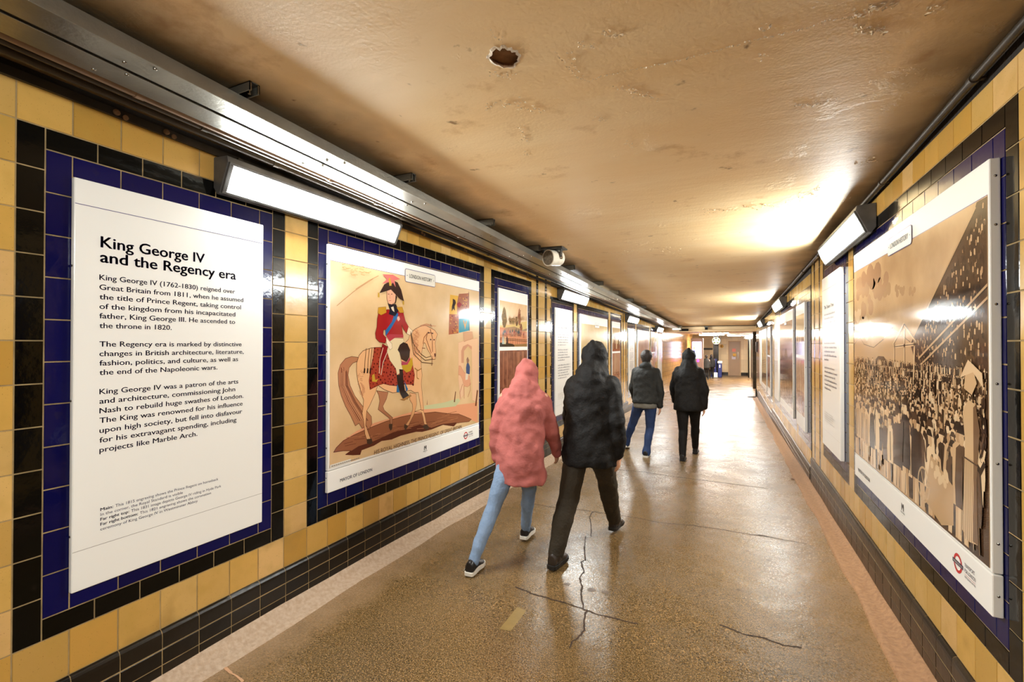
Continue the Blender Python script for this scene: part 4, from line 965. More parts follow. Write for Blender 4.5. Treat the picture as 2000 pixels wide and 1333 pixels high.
# mane, bridle and reins
for k in range(34):
    x = rr_.uniform(520, 560); y = 560+k*7; strok(A, [(x, y), (x+rr_.uniform(10, 40), y+14), (x+rr_.uniform(0, 20), y+40)], rr_.choice([(186, 116, 80), (206, 140, 100)]), .0025)
for k in range(16): x = 590+k*9; strok(A, [(x, 530), (x+8, 505+abs(k-6)*3), (x+20, 530)], (196, 120, 84), .0025)
for q in ([(502, 585), (520, 690), (600, 800), (650, 835), (700, 820)], [(508, 600), (545, 780), (640, 860), (715, 850)], [(500, 600), (530, 800), (610, 880), (715, 892)]): strok(A, q, (110, 80, 56), .006)
for q in ([(665, 590), (650, 650), (700, 790)], [(690, 560), (710, 640), (712, 780)], [(620, 700), (630, 640), (668, 590), (712, 600)], [(712, 820), (705, 910)], [(640, 745), (612, 742)]): strok(A, q, (120, 60, 44), .005)
for x, y in ((676, 596), (712, 600), (694, 660), (727, 662)): poly(A, [(x-8, y), (x, y-8), (x+8, y), (x, y+8)], (46, 40, 50))
poly(A, [(728, 795), (742, 792), (742, 822), (732, 828)], (90, 50, 44))
strok(A, [(690, 545), (694, 510), (706, 545)], OUT, .003); strok(A, [(540, 935), (570, 960), (604, 940)], (150, 110, 50), .007); strok(A, [(560, 960), (562, 1030), (580, 1040)], (150, 110, 50), .005)
# folds in the old paper
strok(A, [(-30, 175), (100, 90), (190, 45)], (176, 130, 90), .004); strok(lambda x, y: LP.px(x, y), [(657, 598), (690, 570), (728, 545)], (176, 128, 88), .003)
for k in range(30):
    x, y = rr_.uniform(660, 720), 515+rr_.uniform(-3, 18); strok(lambda a, b: LP.px(a, b), [(x, y+(x-660)*.18), (x+rr_.uniform(2, 8), y+(x-660)*.18+rr_.uniform(-2, 3))], (206, 150, 100), .004)
a = D(600, 592); b = D(1745, 243)
text_on(LP, mb, 'HIS ROYAL HIGHNESS, THE PRINCE REGENT, OF GREAT BRITAIN.', a, b, .030, printm((96, 60, 42)), LAY[0]+.0002)
LAY[0] += .0003; LP.rect(mb, au0, LP.px(684.5, 905)[0], avb-.001, avb+.020, M_WHT2, LAY[0])
for k in range(14): LP.rect(mb, au0+.012+k*.017, au0+.025+k*.017, avb+.006, avb+.012, M_GREYT, LAY[0]+.0002)
kid(mb, 'artwork', t)
q = LP.px(821.5, 544); plaque(t, LP, q[0], q[1], .385, .092)

# --- generic makers for the other panels ------------------------------------
def bars(pl, mb, u0, sg, wd, v, hgt, rn, m):
    u = 0
    while u < wd:
        w_ = min(rn.uniform(.012, .05), wd-u)
        n = max(1, int(w_/.007))
        for k in range(n):
            a = u0+sg*(u+k*.007); hh = hgt*rn.choice([.6, .6, .62, .95])
            pl.rect(mb, min(a, a+sg*.0045), max(a, a+sg*.0045), v, v+hh, m, .0006)
        u += w_+.009
def text_panel(pl, ul, vt, head, label, seed, headh=.030):
    sg = 1 if pl.side == 'L' else -1; wd = .768; u0, u1 = sorted((ul, ul+sg*wd)); vb = vt-1.51
    t = panel_root('information_panel', pl, (u0+u1)/2, vb, label, 'text panels'); board(t, pl, u0, u1, vb, vt, pl.d-.0047)
    rn = random.Random(seed); L0 = ul+sg*.11
    if head:
        mb = MB(); text_on(pl, mb, head, (L0, vt-.285), (L0+sg*.42, vt-.285), headh, M_NAVY, off=.012); kid(mb, 'heading', t)
    mb = MB(); v = vt-.345
    for n_ in (6, 5, 6):
        mb = MB()
        for k in range(n_): bars(pl, mb, L0, sg, rn.uniform(.42, .56) if k < n_-1 else rn.uniform(.15, .4), v, .020, rn, M_NAVY); v -= .0365
        v -= .035; kid(mb, 'paragraph', t)
    mb = MB(); v = vb+.30
    for k in range(5): bars(pl, mb, L0, sg, rn.uniform(.35, .5), v, .009, rn, M_GREYT); v -= .019
    kid(mb, 'caption_text', t)
    mb = MB(); pl.rect(mb, u0+.002, u1-.002, vt-.115, vt-.1125, M_RULE, .0006); kid(mb, 'top_rule', t)
    mb = MB(); pl.rect(mb, u0+.002, u1-.002, vb+.14, vb+.1415, M_GREYT, .0006); kid(mb, 'bottom_rule', t)
def crowd(pl, mb, ul, sg, wd, v0, v1, rn, dark, light, n=9, big=.34, m0=None, lay=.001, dens=1.0):
    """rows of small standing figures, growing toward the reader"""
    for i in range(n):
        f = i/(n-1); hgt = .045+(big-.045)*f**1.5; base = v1-(v1-v0)*(f**.95)-hgt*.15
        cnt = int(wd/(hgt*.30)*dens)+1
        for k in range(cnt):
            uo = rn.uniform(0, 1)*wd*.999; hh = hgt*rn.uniform(.8, 1.1); w_ = hh*.15
            if uo < w_*1.3 or uo > wd-w_*1.3: continue
            if base < v0 + .002: base = v0+.002
            if base + hh > v1+.12: continue
            c_ = rn.choice(light if rn.random() < .45 else dark); o_ = rn.choice(dark); lay += .000004; lh = lay
            q = lambda x, y: (ul+sg*(uo+x), base+y)
            lean = rn.uniform(-.2, .2)*w_
            pl.face(mb, [q(-w_*.9, hh*.28), q(-w_*1.0, hh*.5), q(-w_*.75+lean, hh*.8), q(-w_*.2+lean, hh*.85), q(w_*.2+lean, hh*.85), q(w_*.8+lean, hh*.8), q(w_*1.05, hh*.48), q(w_*.9, hh*.28)], printm(c_), lh)
            pl.face(mb, [q(-w_*.55, hh*.28), q(-w_*.6, 0), q(-w_*.15, 0), q(0, hh*.28)], printm(rn.choice(light)), lh); pl.face(mb, [q(w_*.05, hh*.28), q(w_*.2, 0), q(w_*.65, 0), q(w_*.6, hh*.28)], printm(rn.choice(light+dark)), lh)
            pl.face(mb, [q(lean+w_*.36*cos(a), hh*.90+w_*.48*sin(a)) for a in (0, 1.05, 2.1, 3.14, 4.2, 5.24)], printm(rn.choice(light)), lh+.000001)
            if rn.random() < .6: pl.face(mb, [q(lean-w_*.7, hh*.94), q(lean+w_*.7, hh*.94), q(lean+w_*.3, hh*1.02), q(lean-w_*.3, hh*1.02)], printm(o_), lh+.0000018)
            for j in range(3 if hgt > .12 else 1):
                x = rn.uniform(-.6, .6)*w_; pl.stroke(mb, [q(x, hh*.32), q(x*.6, hh*.75)], hh*.018, printm(rn.choice(dark)), lh+.0000018)
            if rn.random() < .4: pl.stroke(mb, [q(w_*.8, hh*.76), q(w_*1.3, hh*rn.uniform(.5, 1))], hh*.05, printm(c_), lh+.000001)
    return lay
def footer(t, pl, u0, u1, vb, va, full=True):
    ft = board(t, pl, u0-.001, u1+.001, vb, va-.003, pl.d-.0047, 'footer_strip')
    p2 = Plane2(pl.side, pl.d+.0002); ul, ur = (u0, u1) if pl.side == 'L' else (u1, u0)
    logos(t, ft, p2, ul, ur, vb, va-.004, full)

SD = [(48, 32, 22), (70, 48, 34), (92, 66, 46), (58, 40, 28)]; SLt = [(222, 188, 146), (204, 168, 126), (184, 146, 106), (230, 200, 160)]
def hatch_mat(name, c1, c2, sc, ang=0.0, contrast=.5):
    m = bpy.data.materials.new(name); m.use_nodes = True; nt = m.node_tree; L = nt.links; b = nt.nodes['Principled BSDF']
    tc = nt.nodes.new('ShaderNodeTexCoord'); mp = nt.nodes.new('ShaderNodeMapping'); L.new(tc.outputs['Object'], mp.inputs['Vector']); mp.inputs['Rotation'].default_value = (ang, 0, 0)
    wv = nt.nodes.new('ShaderNodeTexWave'); wv.bands_direction = 'Z'; wv.inputs['Scale'].default_value = sc; wv.inputs['Distortion'].default_value = 2.5; wv.inputs['Detail Scale'].default_value = .6
    L.new(mp.outputs[0], wv.inputs['Vector']); n = nt.nodes.new('ShaderNodeTexNoise'); n.inputs['Scale'].default_value = 4; n.inputs['Detail'].default_value = 5; L.new(tc.outputs['Object'], n.inputs['Vector'])
    r = nt.nodes.new('ShaderNodeMapRange'); r.inputs['From Min'].default_value = .35; r.inputs['From Max'].default_value = .7; L.new(n.outputs['Fac'], r.inputs['Value'])
    mu = nt.nodes.new('ShaderNodeMath'); mu.operation = 'MULTIPLY'; L.new(wv.outputs['Fac'], mu.inputs[0]); mu.inputs[1].default_value = contrast
    ad = nt.nodes.new('ShaderNodeMath'); ad.operation = 'ADD'; ad.use_clamp = True; L.new(mu.outputs[0], ad.inputs[0]); 
    m2 = nt.nodes.new('ShaderNodeMath'); m2.operation = 'MULTIPLY'; m2.inputs[1].default_value = 1-contrast*.5; L.new(r.outputs[0], m2.inputs[0]); L.new(m2.outputs[0], ad.inputs[1])
    x = nt.nodes.new('ShaderNodeMix'); x.data_type = 'RGBA'; x.inputs['A'].default_value = srgb(*c1); x.inputs['B'].default_value = srgb(*c2); L.new(ad.outputs[0], x.inputs['Factor']); L.new(x.outputs['Result'], b.inputs['Base Color'])
    b.inputs['Roughness'].default_value = .07; b.inputs['Specular IOR Level'].default_value = .35
    return m
M_SKY = hatch_mat('engraved_sky', (214, 180, 136), (184, 148, 108), 75, 0, .5)
M_GND = hatch_mat('engraved_ground', (112, 80, 56), (60, 42, 30), 70, .4, .5)
M_DKC = hatch_mat('engraved_shade', (104, 76, 54), (54, 38, 28), 60, .9, .6)

# --- crowd poster on the right wall ----------------------------------------
RP = Plane2('R', .034); sg = -1
u0, u1 = 1.322, 3.175; vb, vt = .572, 2.071; va = RP.px(1934, 1118)[1]
t = panel_root('framed_poster', RP, 2.2, vb, 'wide framed sepia poster of a dense crowd, nearest on the right wall', 'large posters')
board(t, RP, u0, u1, va, vt, .0294); footer(t, RP, u0, u1, vb, va)
screws(t, RP, u0, [vb+.07, vb+.24, vb+.50, vb+.76, vb+1.02, vb+1.28, vb+1.44], .016, -1)
mb = MB(); ul = u1-.008; wd = u1-u0-.016; vtop = RP.px(1932, 380)[1]; avb = va+.012; hh = vtop-avb
RP.rect(mb, ul-wd, ul, avb, vtop, M_SKY, .0008); RP.rect(mb, ul-wd, ul, vtop, vtop+.003, M_RULE, .0008)
def q(u, v): return (ul-wd*u, avb+hh*v)
def pp(pts, m, h): RP.face(mb, [q(*p) for p in pts], m if not isinstance(m, tuple) else printm(m), h)
# clouds
rc = random.Random(8)
for (cu, cv, r_, c_) in ((.10, .90, .10, (176, 138, 104)), (.22, .93, .12, (168, 130, 98)), (.33, .87, .09, (176, 138, 104)), (.16, .80, .09, (184, 146, 110)), (.42, .84, .05, (178, 142, 104)), (.52, .82, .04, (178, 142, 104)), (.62, .80, .03, (178, 142, 104)), (.12, .70, .07, (214, 184, 146)), (.2, .66, .08, (218, 188, 150)), (.06, .76, .06, (216, 186, 148))):
    for k in range(7):
        a, b_ = cu+rc.uniform(-1, 1)*r_*.8, cv+rc.uniform(-1, 1)*r_*.35; rr2 = r_*rc.uniform(.25, .5)
        pts = [(min(max(a+rr2*cos(w_*.63)*.8, .003), .997), min(max(b_+rr2*sin(w_*.63), .003), .997)) for w_ in range(10)]
        pp(pts, c_, .00085+k*.00001)
# hills
pp([(0, .60), (.08, .64), (.14, .60), (.26, .585), (.36, .62), (.45, .67), (.52, .64), (.62, .60), (.75, .56), (.75, .48), (0, .48)], (196, 160, 118), .00105)
RP.stroke(mb, [q(*p) for p in [(0, .60), (.08, .64), (.14, .60), (.26, .585), (.36, .62), (.45, .67), (.52, .64), (.62, .60)]], .004, printm((110, 80, 56)), .0011)
# banked stand at the upper right, packed with small heads
pp([(.60, .60), (.70, .72), (.80, .82), (.88, .90), (.945, .965), (.96, .998), (.998, .998), (.998, .35), (.70, .42), (.64, .52)], M_DKC, .0012)
for k in range(1500):
    u = rc.uniform(.64, .99); lim = .555+(u-.60)*1.12; v = rc.uniform(.44, min(lim, .985)); s_ = rc.uniform(.003, .0065)
    pp([(u-s_*.5, v-s_*1.6), (u+s_*.5, v-s_*1.6), (u+s_*.6, v+s_), (u, v+s_*1.6), (u-s_*.5, v+s_)], rc.choice(SLt[1:3]+SD+SD), .00125+k*1e-7)
for a_, b_ in (((.60, .605), (.955, .985)), ((.66, .55), (.998, .76)), ((.67, .525), (.998, .725))): RP.stroke(mb, [q(*a_), q(*b_)], .009, printm((196, 160, 118)), .0014); RP.stroke(mb, [q(a_[0], a_[1]-.007), q(b_[0], b_[1]-.007)], .004, printm((60, 42, 30)), .00141)
# ground and dark mass of the throng
pp([(0, .50), (.10, .52), (.25, .50), (.45, .50), (.62, .52), (.998, .46), (.998, 0), (0, 0)], M_GND, .00145)
pp([(.02, .03), (.25, .05), (.50, .06), (.70, .02), (.70, .002), (.02, .002)], (186, 150, 108), .00147)
# timber frame and a covered cart in the middle distance
for a_, b_ in (((.46, .46), (.47, .60)), ((.55, .46), (.555, .66)), ((.62, .45), (.63, .61)), ((.46, .60), (.55, .68)), ((.55, .68), (.64, .61)), ((.47, .59), (.63, .60))): RP.stroke(mb, [q(*a_), q(*b_)], .016, printm((216, 182, 140)), .0016); RP.stroke(mb, [q(a_[0]+.006, a_[1]), q(b_[0]+.006, b_[1])], .004, printm((62, 44, 32)), .00161)
pp([(.27, .42), (.27, .52), (.31, .545), (.37, .545), (.40, .52), (.40, .42)], (88, 62, 44), .00162); pp([(.32, .44), (.32, .50), (.355, .50), (.355, .44)], (54, 38, 28), .00163)
for cu, cv, r_ in ((.115, .46, .045), (.33, .40, .03), (.80, .36, .09)):
    ring = [q(cu+r_*.55*cos(2*pi*k/20), cv+r_*sin(2*pi*k/20)) for k in range(21)]; RP.stroke(mb, ring, .009, printm((214, 180, 138)), .0019)
lay = crowd(RP, mb, ul, sg, wd, avb+.012, avb+hh*.50, random.Random(21), SD, SLt, 20, .42, lay=.0017, dens=1.35)
# foreground: barrow with round loaves and an aproned figure
lay += .0002
pp([(.70, .05), (.74, .22), (.86, .16), (.86, .04), (.80, -.0+.01)], (190, 154, 112), lay)
ring = [q(.695+.035*cos(2*pi*k/20), .10+.06*sin(2*pi*k/20)) for k in range(21)]; RP.stroke(mb, ring, .010, printm((214, 180, 138)), lay+.00002)
for k in range(6): RP.stroke(mb, [q(.695, .10), q(.695+.033*cos(k*1.05), .10+.056*sin(k*1.05))], .005, printm((206, 172, 130)), lay+.00002)
for k in range(17):
    a_, b_ = .745+rc.uniform(0, .09), .14+rc.uniform(0, .05); pp([(a_+.009*cos(w_*.79), b_+.014*sin(w_*.79)) for w_ in range(8)], (222, 190, 148), lay+.00003+k*.00001)
pp([(.90, .05), (.91, .20), (.915, .32), (.905, .40), (.93, .44), (.96, .43), (.975, .36), (.962, .22), (.965, .04), (.93, .03)], (206, 172, 130), lay+.0003); pp([(.945, .04), (.95, .2), (.95, .42), (.96, .43), (.975, .36), (.962, .22), (.965, .04)], (120, 90, 64), lay+.000304); pp([(.912, .47), (.92, .52), (.95, .53), (.965, .49), (.945, .455)], (206, 170, 128), lay+.00031); pp([(.895, .50), (.93, .555), (.985, .52), (.99, .48), (.95, .52)], (222, 190, 150), lay+.00032)
for k in range(9): RP.stroke(mb, [q(.895+k*.009, .03), q(.905+k*.006, .27)], .0028, printm((112, 82, 58)), lay+.00033)
RP.stroke(mb, [q(.895, .27), q(.97, .26)], .006, printm((80, 56, 40)), lay+.00034)
kid(mb, 'artwork', t)
c_ = RP.px(1757, 472); plaque(t, RP, c_[0], c_[1], .36, .085)

# --- remaining panels ----------------------------------------------------------
def picture_poster(pl, ul, vt, wd, kind, label, seed, footer_on=True):
    sg = 1 if pl.side == 'L' else -1; u0, u1 = sorted((ul, ul+sg*wd)); vb = vt-1.505; va = vb+.115
    t = panel_root('framed_poster', pl, (u0+u1)/2, vb, label, 'large posters' if wd > 1 else 'narrow posters')
    rn = random.Random(seed)
    def q(f, v): return (ul+sg*(wd*f), v)
    lay = [.0008]
    def pf(mb, pts, m): lay[0] += .000008; pl.face(mb, [q(*p) for p in pts], m if not isinstance(m, tuple) else printm(m), lay[0])
    if kind == 'terrace':
        board(t, pl, u0, u1, va, vt, pl.d-.0047); footer(t, pl, u0, u1, vb, va)
        mb = MB(); M1 = mat('sepia_sky_print', (222, 196, 130), .18, spec=.35, var=1, vscale=1.1, vcol2=(190, 158, 92)); H_ = lambda f: va+.01+(vt-.15-va-.01)*f
        pf(mb, [(.02, H_(0)), (.98, H_(0)), (.98, H_(1)), (.02, H_(1))], M1)
        pf(mb, [(.02, H_(.56)), (.25, H_(.60)), (.5, H_(.55)), (.98, H_(.53)), (.98, H_(.45)), (.02, H_(.45))], (196, 170, 112))
        pf(mb, [(.02, H_(.02)), (.98, H_(.02)), (.98, H_(.24)), (.02, H_(.20))], (120, 92, 58)); pf(mb, [(.02, H_(.0)), (.98, H_(.0)), (.98, H_(.10)), (.02, H_(.06))], (70, 52, 34))
        pf(mb, [(.10, H_(.22)), (.10, H_(.44)), (.90, H_(.52)), (.90, H_(.20))], (176, 146, 88))
        for (a, b_, tp) in ((.08, .14, .47), (.38, .46, .60), (.55, .57, .53), (.82, .92, .62)):
            pf(mb, [(a, H_(.22)), (a, H_(tp-.05)), ((a+b_)/2, H_(tp)), (b_, H_(tp-.05)), (b_, H_(.21))], (134, 104, 62)); pl.stroke(mb, [q((a+b_)/2, H_(tp)), q((a+b_)/2, H_(tp+.04))], .01, printm((60, 44, 28)), lay[0])
        for r_ in range(5):
            for k in range(26):
                f = .12+k*.0305; v = .24+r_*.048+(f*.08); pf(mb, [(f, H_(v)), (f+.012, H_(v)), (f+.012, H_(v+.026)), (f, H_(v+.026))], (92, 68, 42))
            pl.stroke(mb, [q(.1, H_(.232+r_*.048+.01)), q(.9, H_(.232+r_*.048+.07))], .006, printm((110, 82, 50)), lay[0])
        lay[0] += .0002; crowd(pl, mb, q(.02, 0)[0], sg, wd*.96, H_(.02), H_(.20), rn, [(60, 44, 30), (90, 66, 44)], [(176, 146, 104), (150, 116, 80)], 4, .09, lay=lay[0])
        kid(mb, 'artwork', t); plaque(t, pl, q(.56, 0)[0], vt-.15, .30, .075)
    elif kind == 'valley':
        board(t, pl, u0, u1, va, vt, pl.d-.0047); footer(t, pl, u0, u1, vb, va)
        mb = MB(); H_ = lambda f: va+.01+(vt-.15-va-.01)*f
        pf(mb, [(.02, H_(0)), (.98, H_(0)), (.98, H_(1)), (.02, H_(1))], mat('rosy_sky_print', (206, 172, 146), .12, spec=.35, var=1, vscale=1.3, vcol2=(168, 128, 110)))
        pf(mb, [(.02, H_(.5)), (.2, H_(.62)), (.34, H_(.55)), (.52, H_(.68)), (.7, H_(.56)), (.98, H_(.64)), (.98, H_(.3)), (.02, H_(.3))], (140, 104, 92)); pf(mb, [(.02, H_(0)), (.98, H_(0)), (.98, H_(.34)), (.5, H_(.42)), (.02, H_(.36))], (104, 76, 56))
        lay[0] += .0002; crowd(pl, mb, q(.02, 0)[0], sg, wd*.96, H_(.02), H_(.42), rn, [(56, 40, 34), (110, 50, 44)], [(206, 170, 136), (170, 120, 96)], 6, .22, lay=lay[0])
        kid(mb, 'artwork', t); plaque(t, pl, q(.5, 0)[0], vt-.15, .30, .075)
    else:   # two pictures one above the other
        board(t, pl, u0, u1, vb, vt, pl.d-.0047)
        a1, a0 = vt-.13, vt-.62; b1, b0 = vt-.66, vb+.17
        mb = MB()
        if kind == 'park':
            G = lambda f: a0+(a1-a0)*f
            pf(mb, [(.03, a0), (.97, a0), (.97, a1), (.03, a1)], mat('peach_sky_print', (230, 194, 140), .18, spec=.35, var=1, vscale=3, vcol2=(220, 170, 118)))
            pf(mb, [(.03, G(.45)), (.4, G(.5)), (.97, G(.62)), (.97, G(.35)), (.03, G(.35))], (228, 196, 128)); pf(mb, [(.03, a0), (.97, a0), (.97, G(.36)), (.5, G(.40)), (.03, G(.42))], (214, 140, 100)); pf(mb, [(.2, G(.42)), (.5, G(.46)), (.8, G(.40)), (.97, G(.44)), (.97, G(.38)), (.6, G(.34)), (.25, G(.36))], (176, 140, 104))
            def tree(cx, b_, tp, w_, c_):
                pf(mb, [(cx-w_*.3, G(b_)), (cx-w_, G((b_+tp)/2)), (cx-w_*.4, G(tp*.9+b_*.1)), (cx, G(tp)), (cx+w_*.5, G(tp*.85+b_*.15)), (cx+w_, G(b_+(tp-b_)*.3)), (cx+w_*.3, G(b_))], c_)
                for k in range(14): x, y = cx+rn.uniform(-.7, .7)*w_, b_+(tp-b_)*rn.uniform(.1, .85); pf(mb, [(x-.01, G(y)), (x, G(y+.03)), (x+.012, G(y))], rn.choice([(84, 70, 44), (150, 100, 66), (190, 150, 90)]))
            tree(.17, .42, .88, .09, (130, 104, 66)); tree(.68, .50, .90, .06, (150, 92, 70)); tree(.58, .48, .70, .06, (110, 80, 60)); tree(.74, .36, .55, .05, (130, 66, 54)); 
            for x in (.36, .42, .48): tree(x, .5, .66, .04, (150, 124, 84))
            for k in range(60): x = rn.uniform(.25, .95); pl.stroke(mb, [q(x, G(.56+x*.08)), q(x, G(.60+x*.08+rn.uniform(0, .07)))], .003, printm((170, 130, 90)), lay[0])
            for k in range(26):
                x = rn.uniform(.06, .94); y = .24+rn.uniform(0, .08); s_ = rn.uniform(.02, .035); c_ = rn.choice([(150, 60, 50), (96, 60, 50), (176, 100, 70), (60, 60, 60), (200, 140, 110)])
                pf(mb, [(x-s_, G(y+.02)), (x-s_*.8, G(y+.07)), (x, G(y+.07)), (x+s_*.4, G(y+.13)), (x+s_*.8, G(y+.07)), (x+s_, G(y+.02))], c_)
                for d_ in (-.8, -.4, .4, .8): pl.stroke(mb, [q(x+s_*d_, G(y+.02)), q(x+s_*d_*1.3, G(y-.04))], .004, printm(c_), lay[0])
            pf(mb, [(.03, a0), (.6, a0), (.45, G(.06)), (.2, G(.09)), (.03, G(.09))], (52, 40, 28)); pf(mb, [(.97, a0), (.5, a0), (.5, G(.05)), (.97, G(.07))], (150, 112, 66))
            for v in (.19, .155): pl.stroke(mb, [q(.03, G(v)), q(.97, G(v-.03))], .005, printm((60, 34, 28)), lay[0])
            for k in range(12): pl.stroke(mb, [q(.05+k*.08, G(.19)), q(.05+k*.08, G(.06))], .004, printm((60, 34, 28)), lay[0])
            for x, c_ in ((.13, (190, 206, 200)), (.19, (226, 206, 160)), (.26, (60, 44, 44))): pf(mb, [(x-.03, G(.06)), (x-.015, G(.20)), (x, G(.24)), (x+.015, G(.20)), (x+.03, G(.06))], c_)
        elif kind == 'spires':
            G = lambda f: a0+(a1-a0)*f; pf(mb, [(.03, a0), (.97, a0), (.97, a1), (.03, a1)], (190, 164, 120)); pf(mb, [(.03, a0), (.97, a0), (.97, G(.3)), (.03, G(.35))], (150, 78, 52))
            for x, tp, c_ in ((.3, .86, (130, 66, 46)), (.5, .5, (200, 176, 140)), (.78, .75, (66, 48, 40)), (.16, .45, (150, 110, 76))): pf(mb, [(x-.07, G(.1)), (x-.06, G(tp*.7)), (x, G(tp)), (x+.06, G(tp*.7)), (x+.07, G(.1))], c_)
        else:
            G = lambda f: a0+(a1-a0)*f; pf(mb, [(.03, a0), (.97, a0), (.97, a1), (.03, a1)], (212, 184, 146)); pf(mb, [(.03, a0), (.97, a0), (.97, G(.3)), (.03, G(.3))], (100, 72, 52))
            for x, tp in ((.2, .55), (.45, .7), (.7, .5), (.85, .62)): pl.stroke(mb, [q(x, G(.25)), q(x, G(tp))], .008, printm((70, 50, 36)), lay[0]); pf(mb, [(x-.06, G(.3)), (x-.04, G(.45)), (x+.05, G(.42)), (x+.06, G(.3))], (120, 90, 66))
        kid(mb, 'upper_picture', t)
        mb = MB(); G2 = lambda f: b0+(b1-b0)*f
        base_ = {'park': mat('brown_curtain_print', (150, 96, 70), .18, spec=.35, var=1, vscale=9, vcol2=(112, 66, 48)), 'spires': mat('pale_rose_print', (190, 150, 118), .18, spec=.35, var=1, vscale=3, vcol2=(150, 84, 62)), 'trees': mat('engraved_pale_print', (206, 178, 146), .15, spec=.35, var=1, vscale=4, vcol2=(156, 124, 98))}[kind]
        pf(mb, [(.03, b0), (.97, b0), (.97, b1), (.03, b1)], base_)
        for k in range(30 if kind != 'park' else 16): x = rn.uniform(.05, .93); pf(mb, [(x, G2(.35)), (x+.02, G2(.35)), (x+.025, G2(.98)), (x+.005, G2(.98))], rn.choice([(128, 78, 58), (170, 112, 82)]) if kind == 'park' else (186, 146, 116))
        lay[0] += .0002; crowd(pl, mb, q(.04, 0)[0], sg, wd*.92, G2(.02), G2(.36), rn, [(70, 44, 36), (130, 50, 40)], [(200, 150, 110), (176, 110, 80)], 6, .12, lay=lay[0])
        kid(mb, 'lower_picture', t)
    screws(t, pl, (u0 if CAM.y < u0 else u1), [vb+.3, vb+.75, vb+1.2], .012, -1)
picture_poster(LF, 3.63, 2.055, .774, 'park', 'narrow poster with a park scene over a brown picture, behind the pink coat', 31)
text_panel(LF, 5.37, 1.975, 'John Nash, architect', 'white text panel headed with an architect\'s name, under the second left lamp', 41)
picture_poster(LF, 6.565, 1.955, 1.83, 'terrace', 'wide sepia poster of a long terrace of buildings, left wall behind the black coat', 51)
picture_poster(LF, 8.79, 1.94, .774, 'spires', 'narrow poster of spires over a rosy picture, left of the strips past the terrace poster', 61)
text_panel(LF, 10.50, 1.85, None, 'white text panel under the third left lamp, left wall in the distance', 42)
picture_poster(LF, 11.72, 1.85, 1.83, 'valley', 'wide rosy poster of hills and people, far along the left wall', 52)
picture_poster(LF, 13.95, 1.85, .774, 'spires', 'narrow poster just past the rosy hill poster, far on the left wall', 62)
text_panel(LF, 15.62, 1.75, None, 'white text panel by the farthest left lamp', 43)
text_panel(RF, 4.41, 2.064, 'The Tyburn Tree', 'white text panel about a hanging tree, beyond the crowd poster on the right wall', 44)
picture_poster(RF, 6.33, 1.955, .774, 'trees', 'narrow two-picture poster left of the second right lamp strips', 63)
picture_poster(RF, 8.50, 1.955, 1.83, 'valley', 'wide reflective rosy poster under the second right wall lamp', 53)
text_panel(RF, 9.63, 1.955, None, 'white text panel past the wide rosy poster on the right wall', 45)
picture_poster(RF, 11.50, 1.85, .774, 'park', 'narrow park poster far along the right wall', 64)
picture_poster(RF, 13.72, 1.85, 1.83, 'terrace', 'wide pale poster of buildings, farthest on the right wall', 54)
text_panel(RF, 14.86, 1.85, None, 'white text panel farthest on the right wall, near the hall', 46)
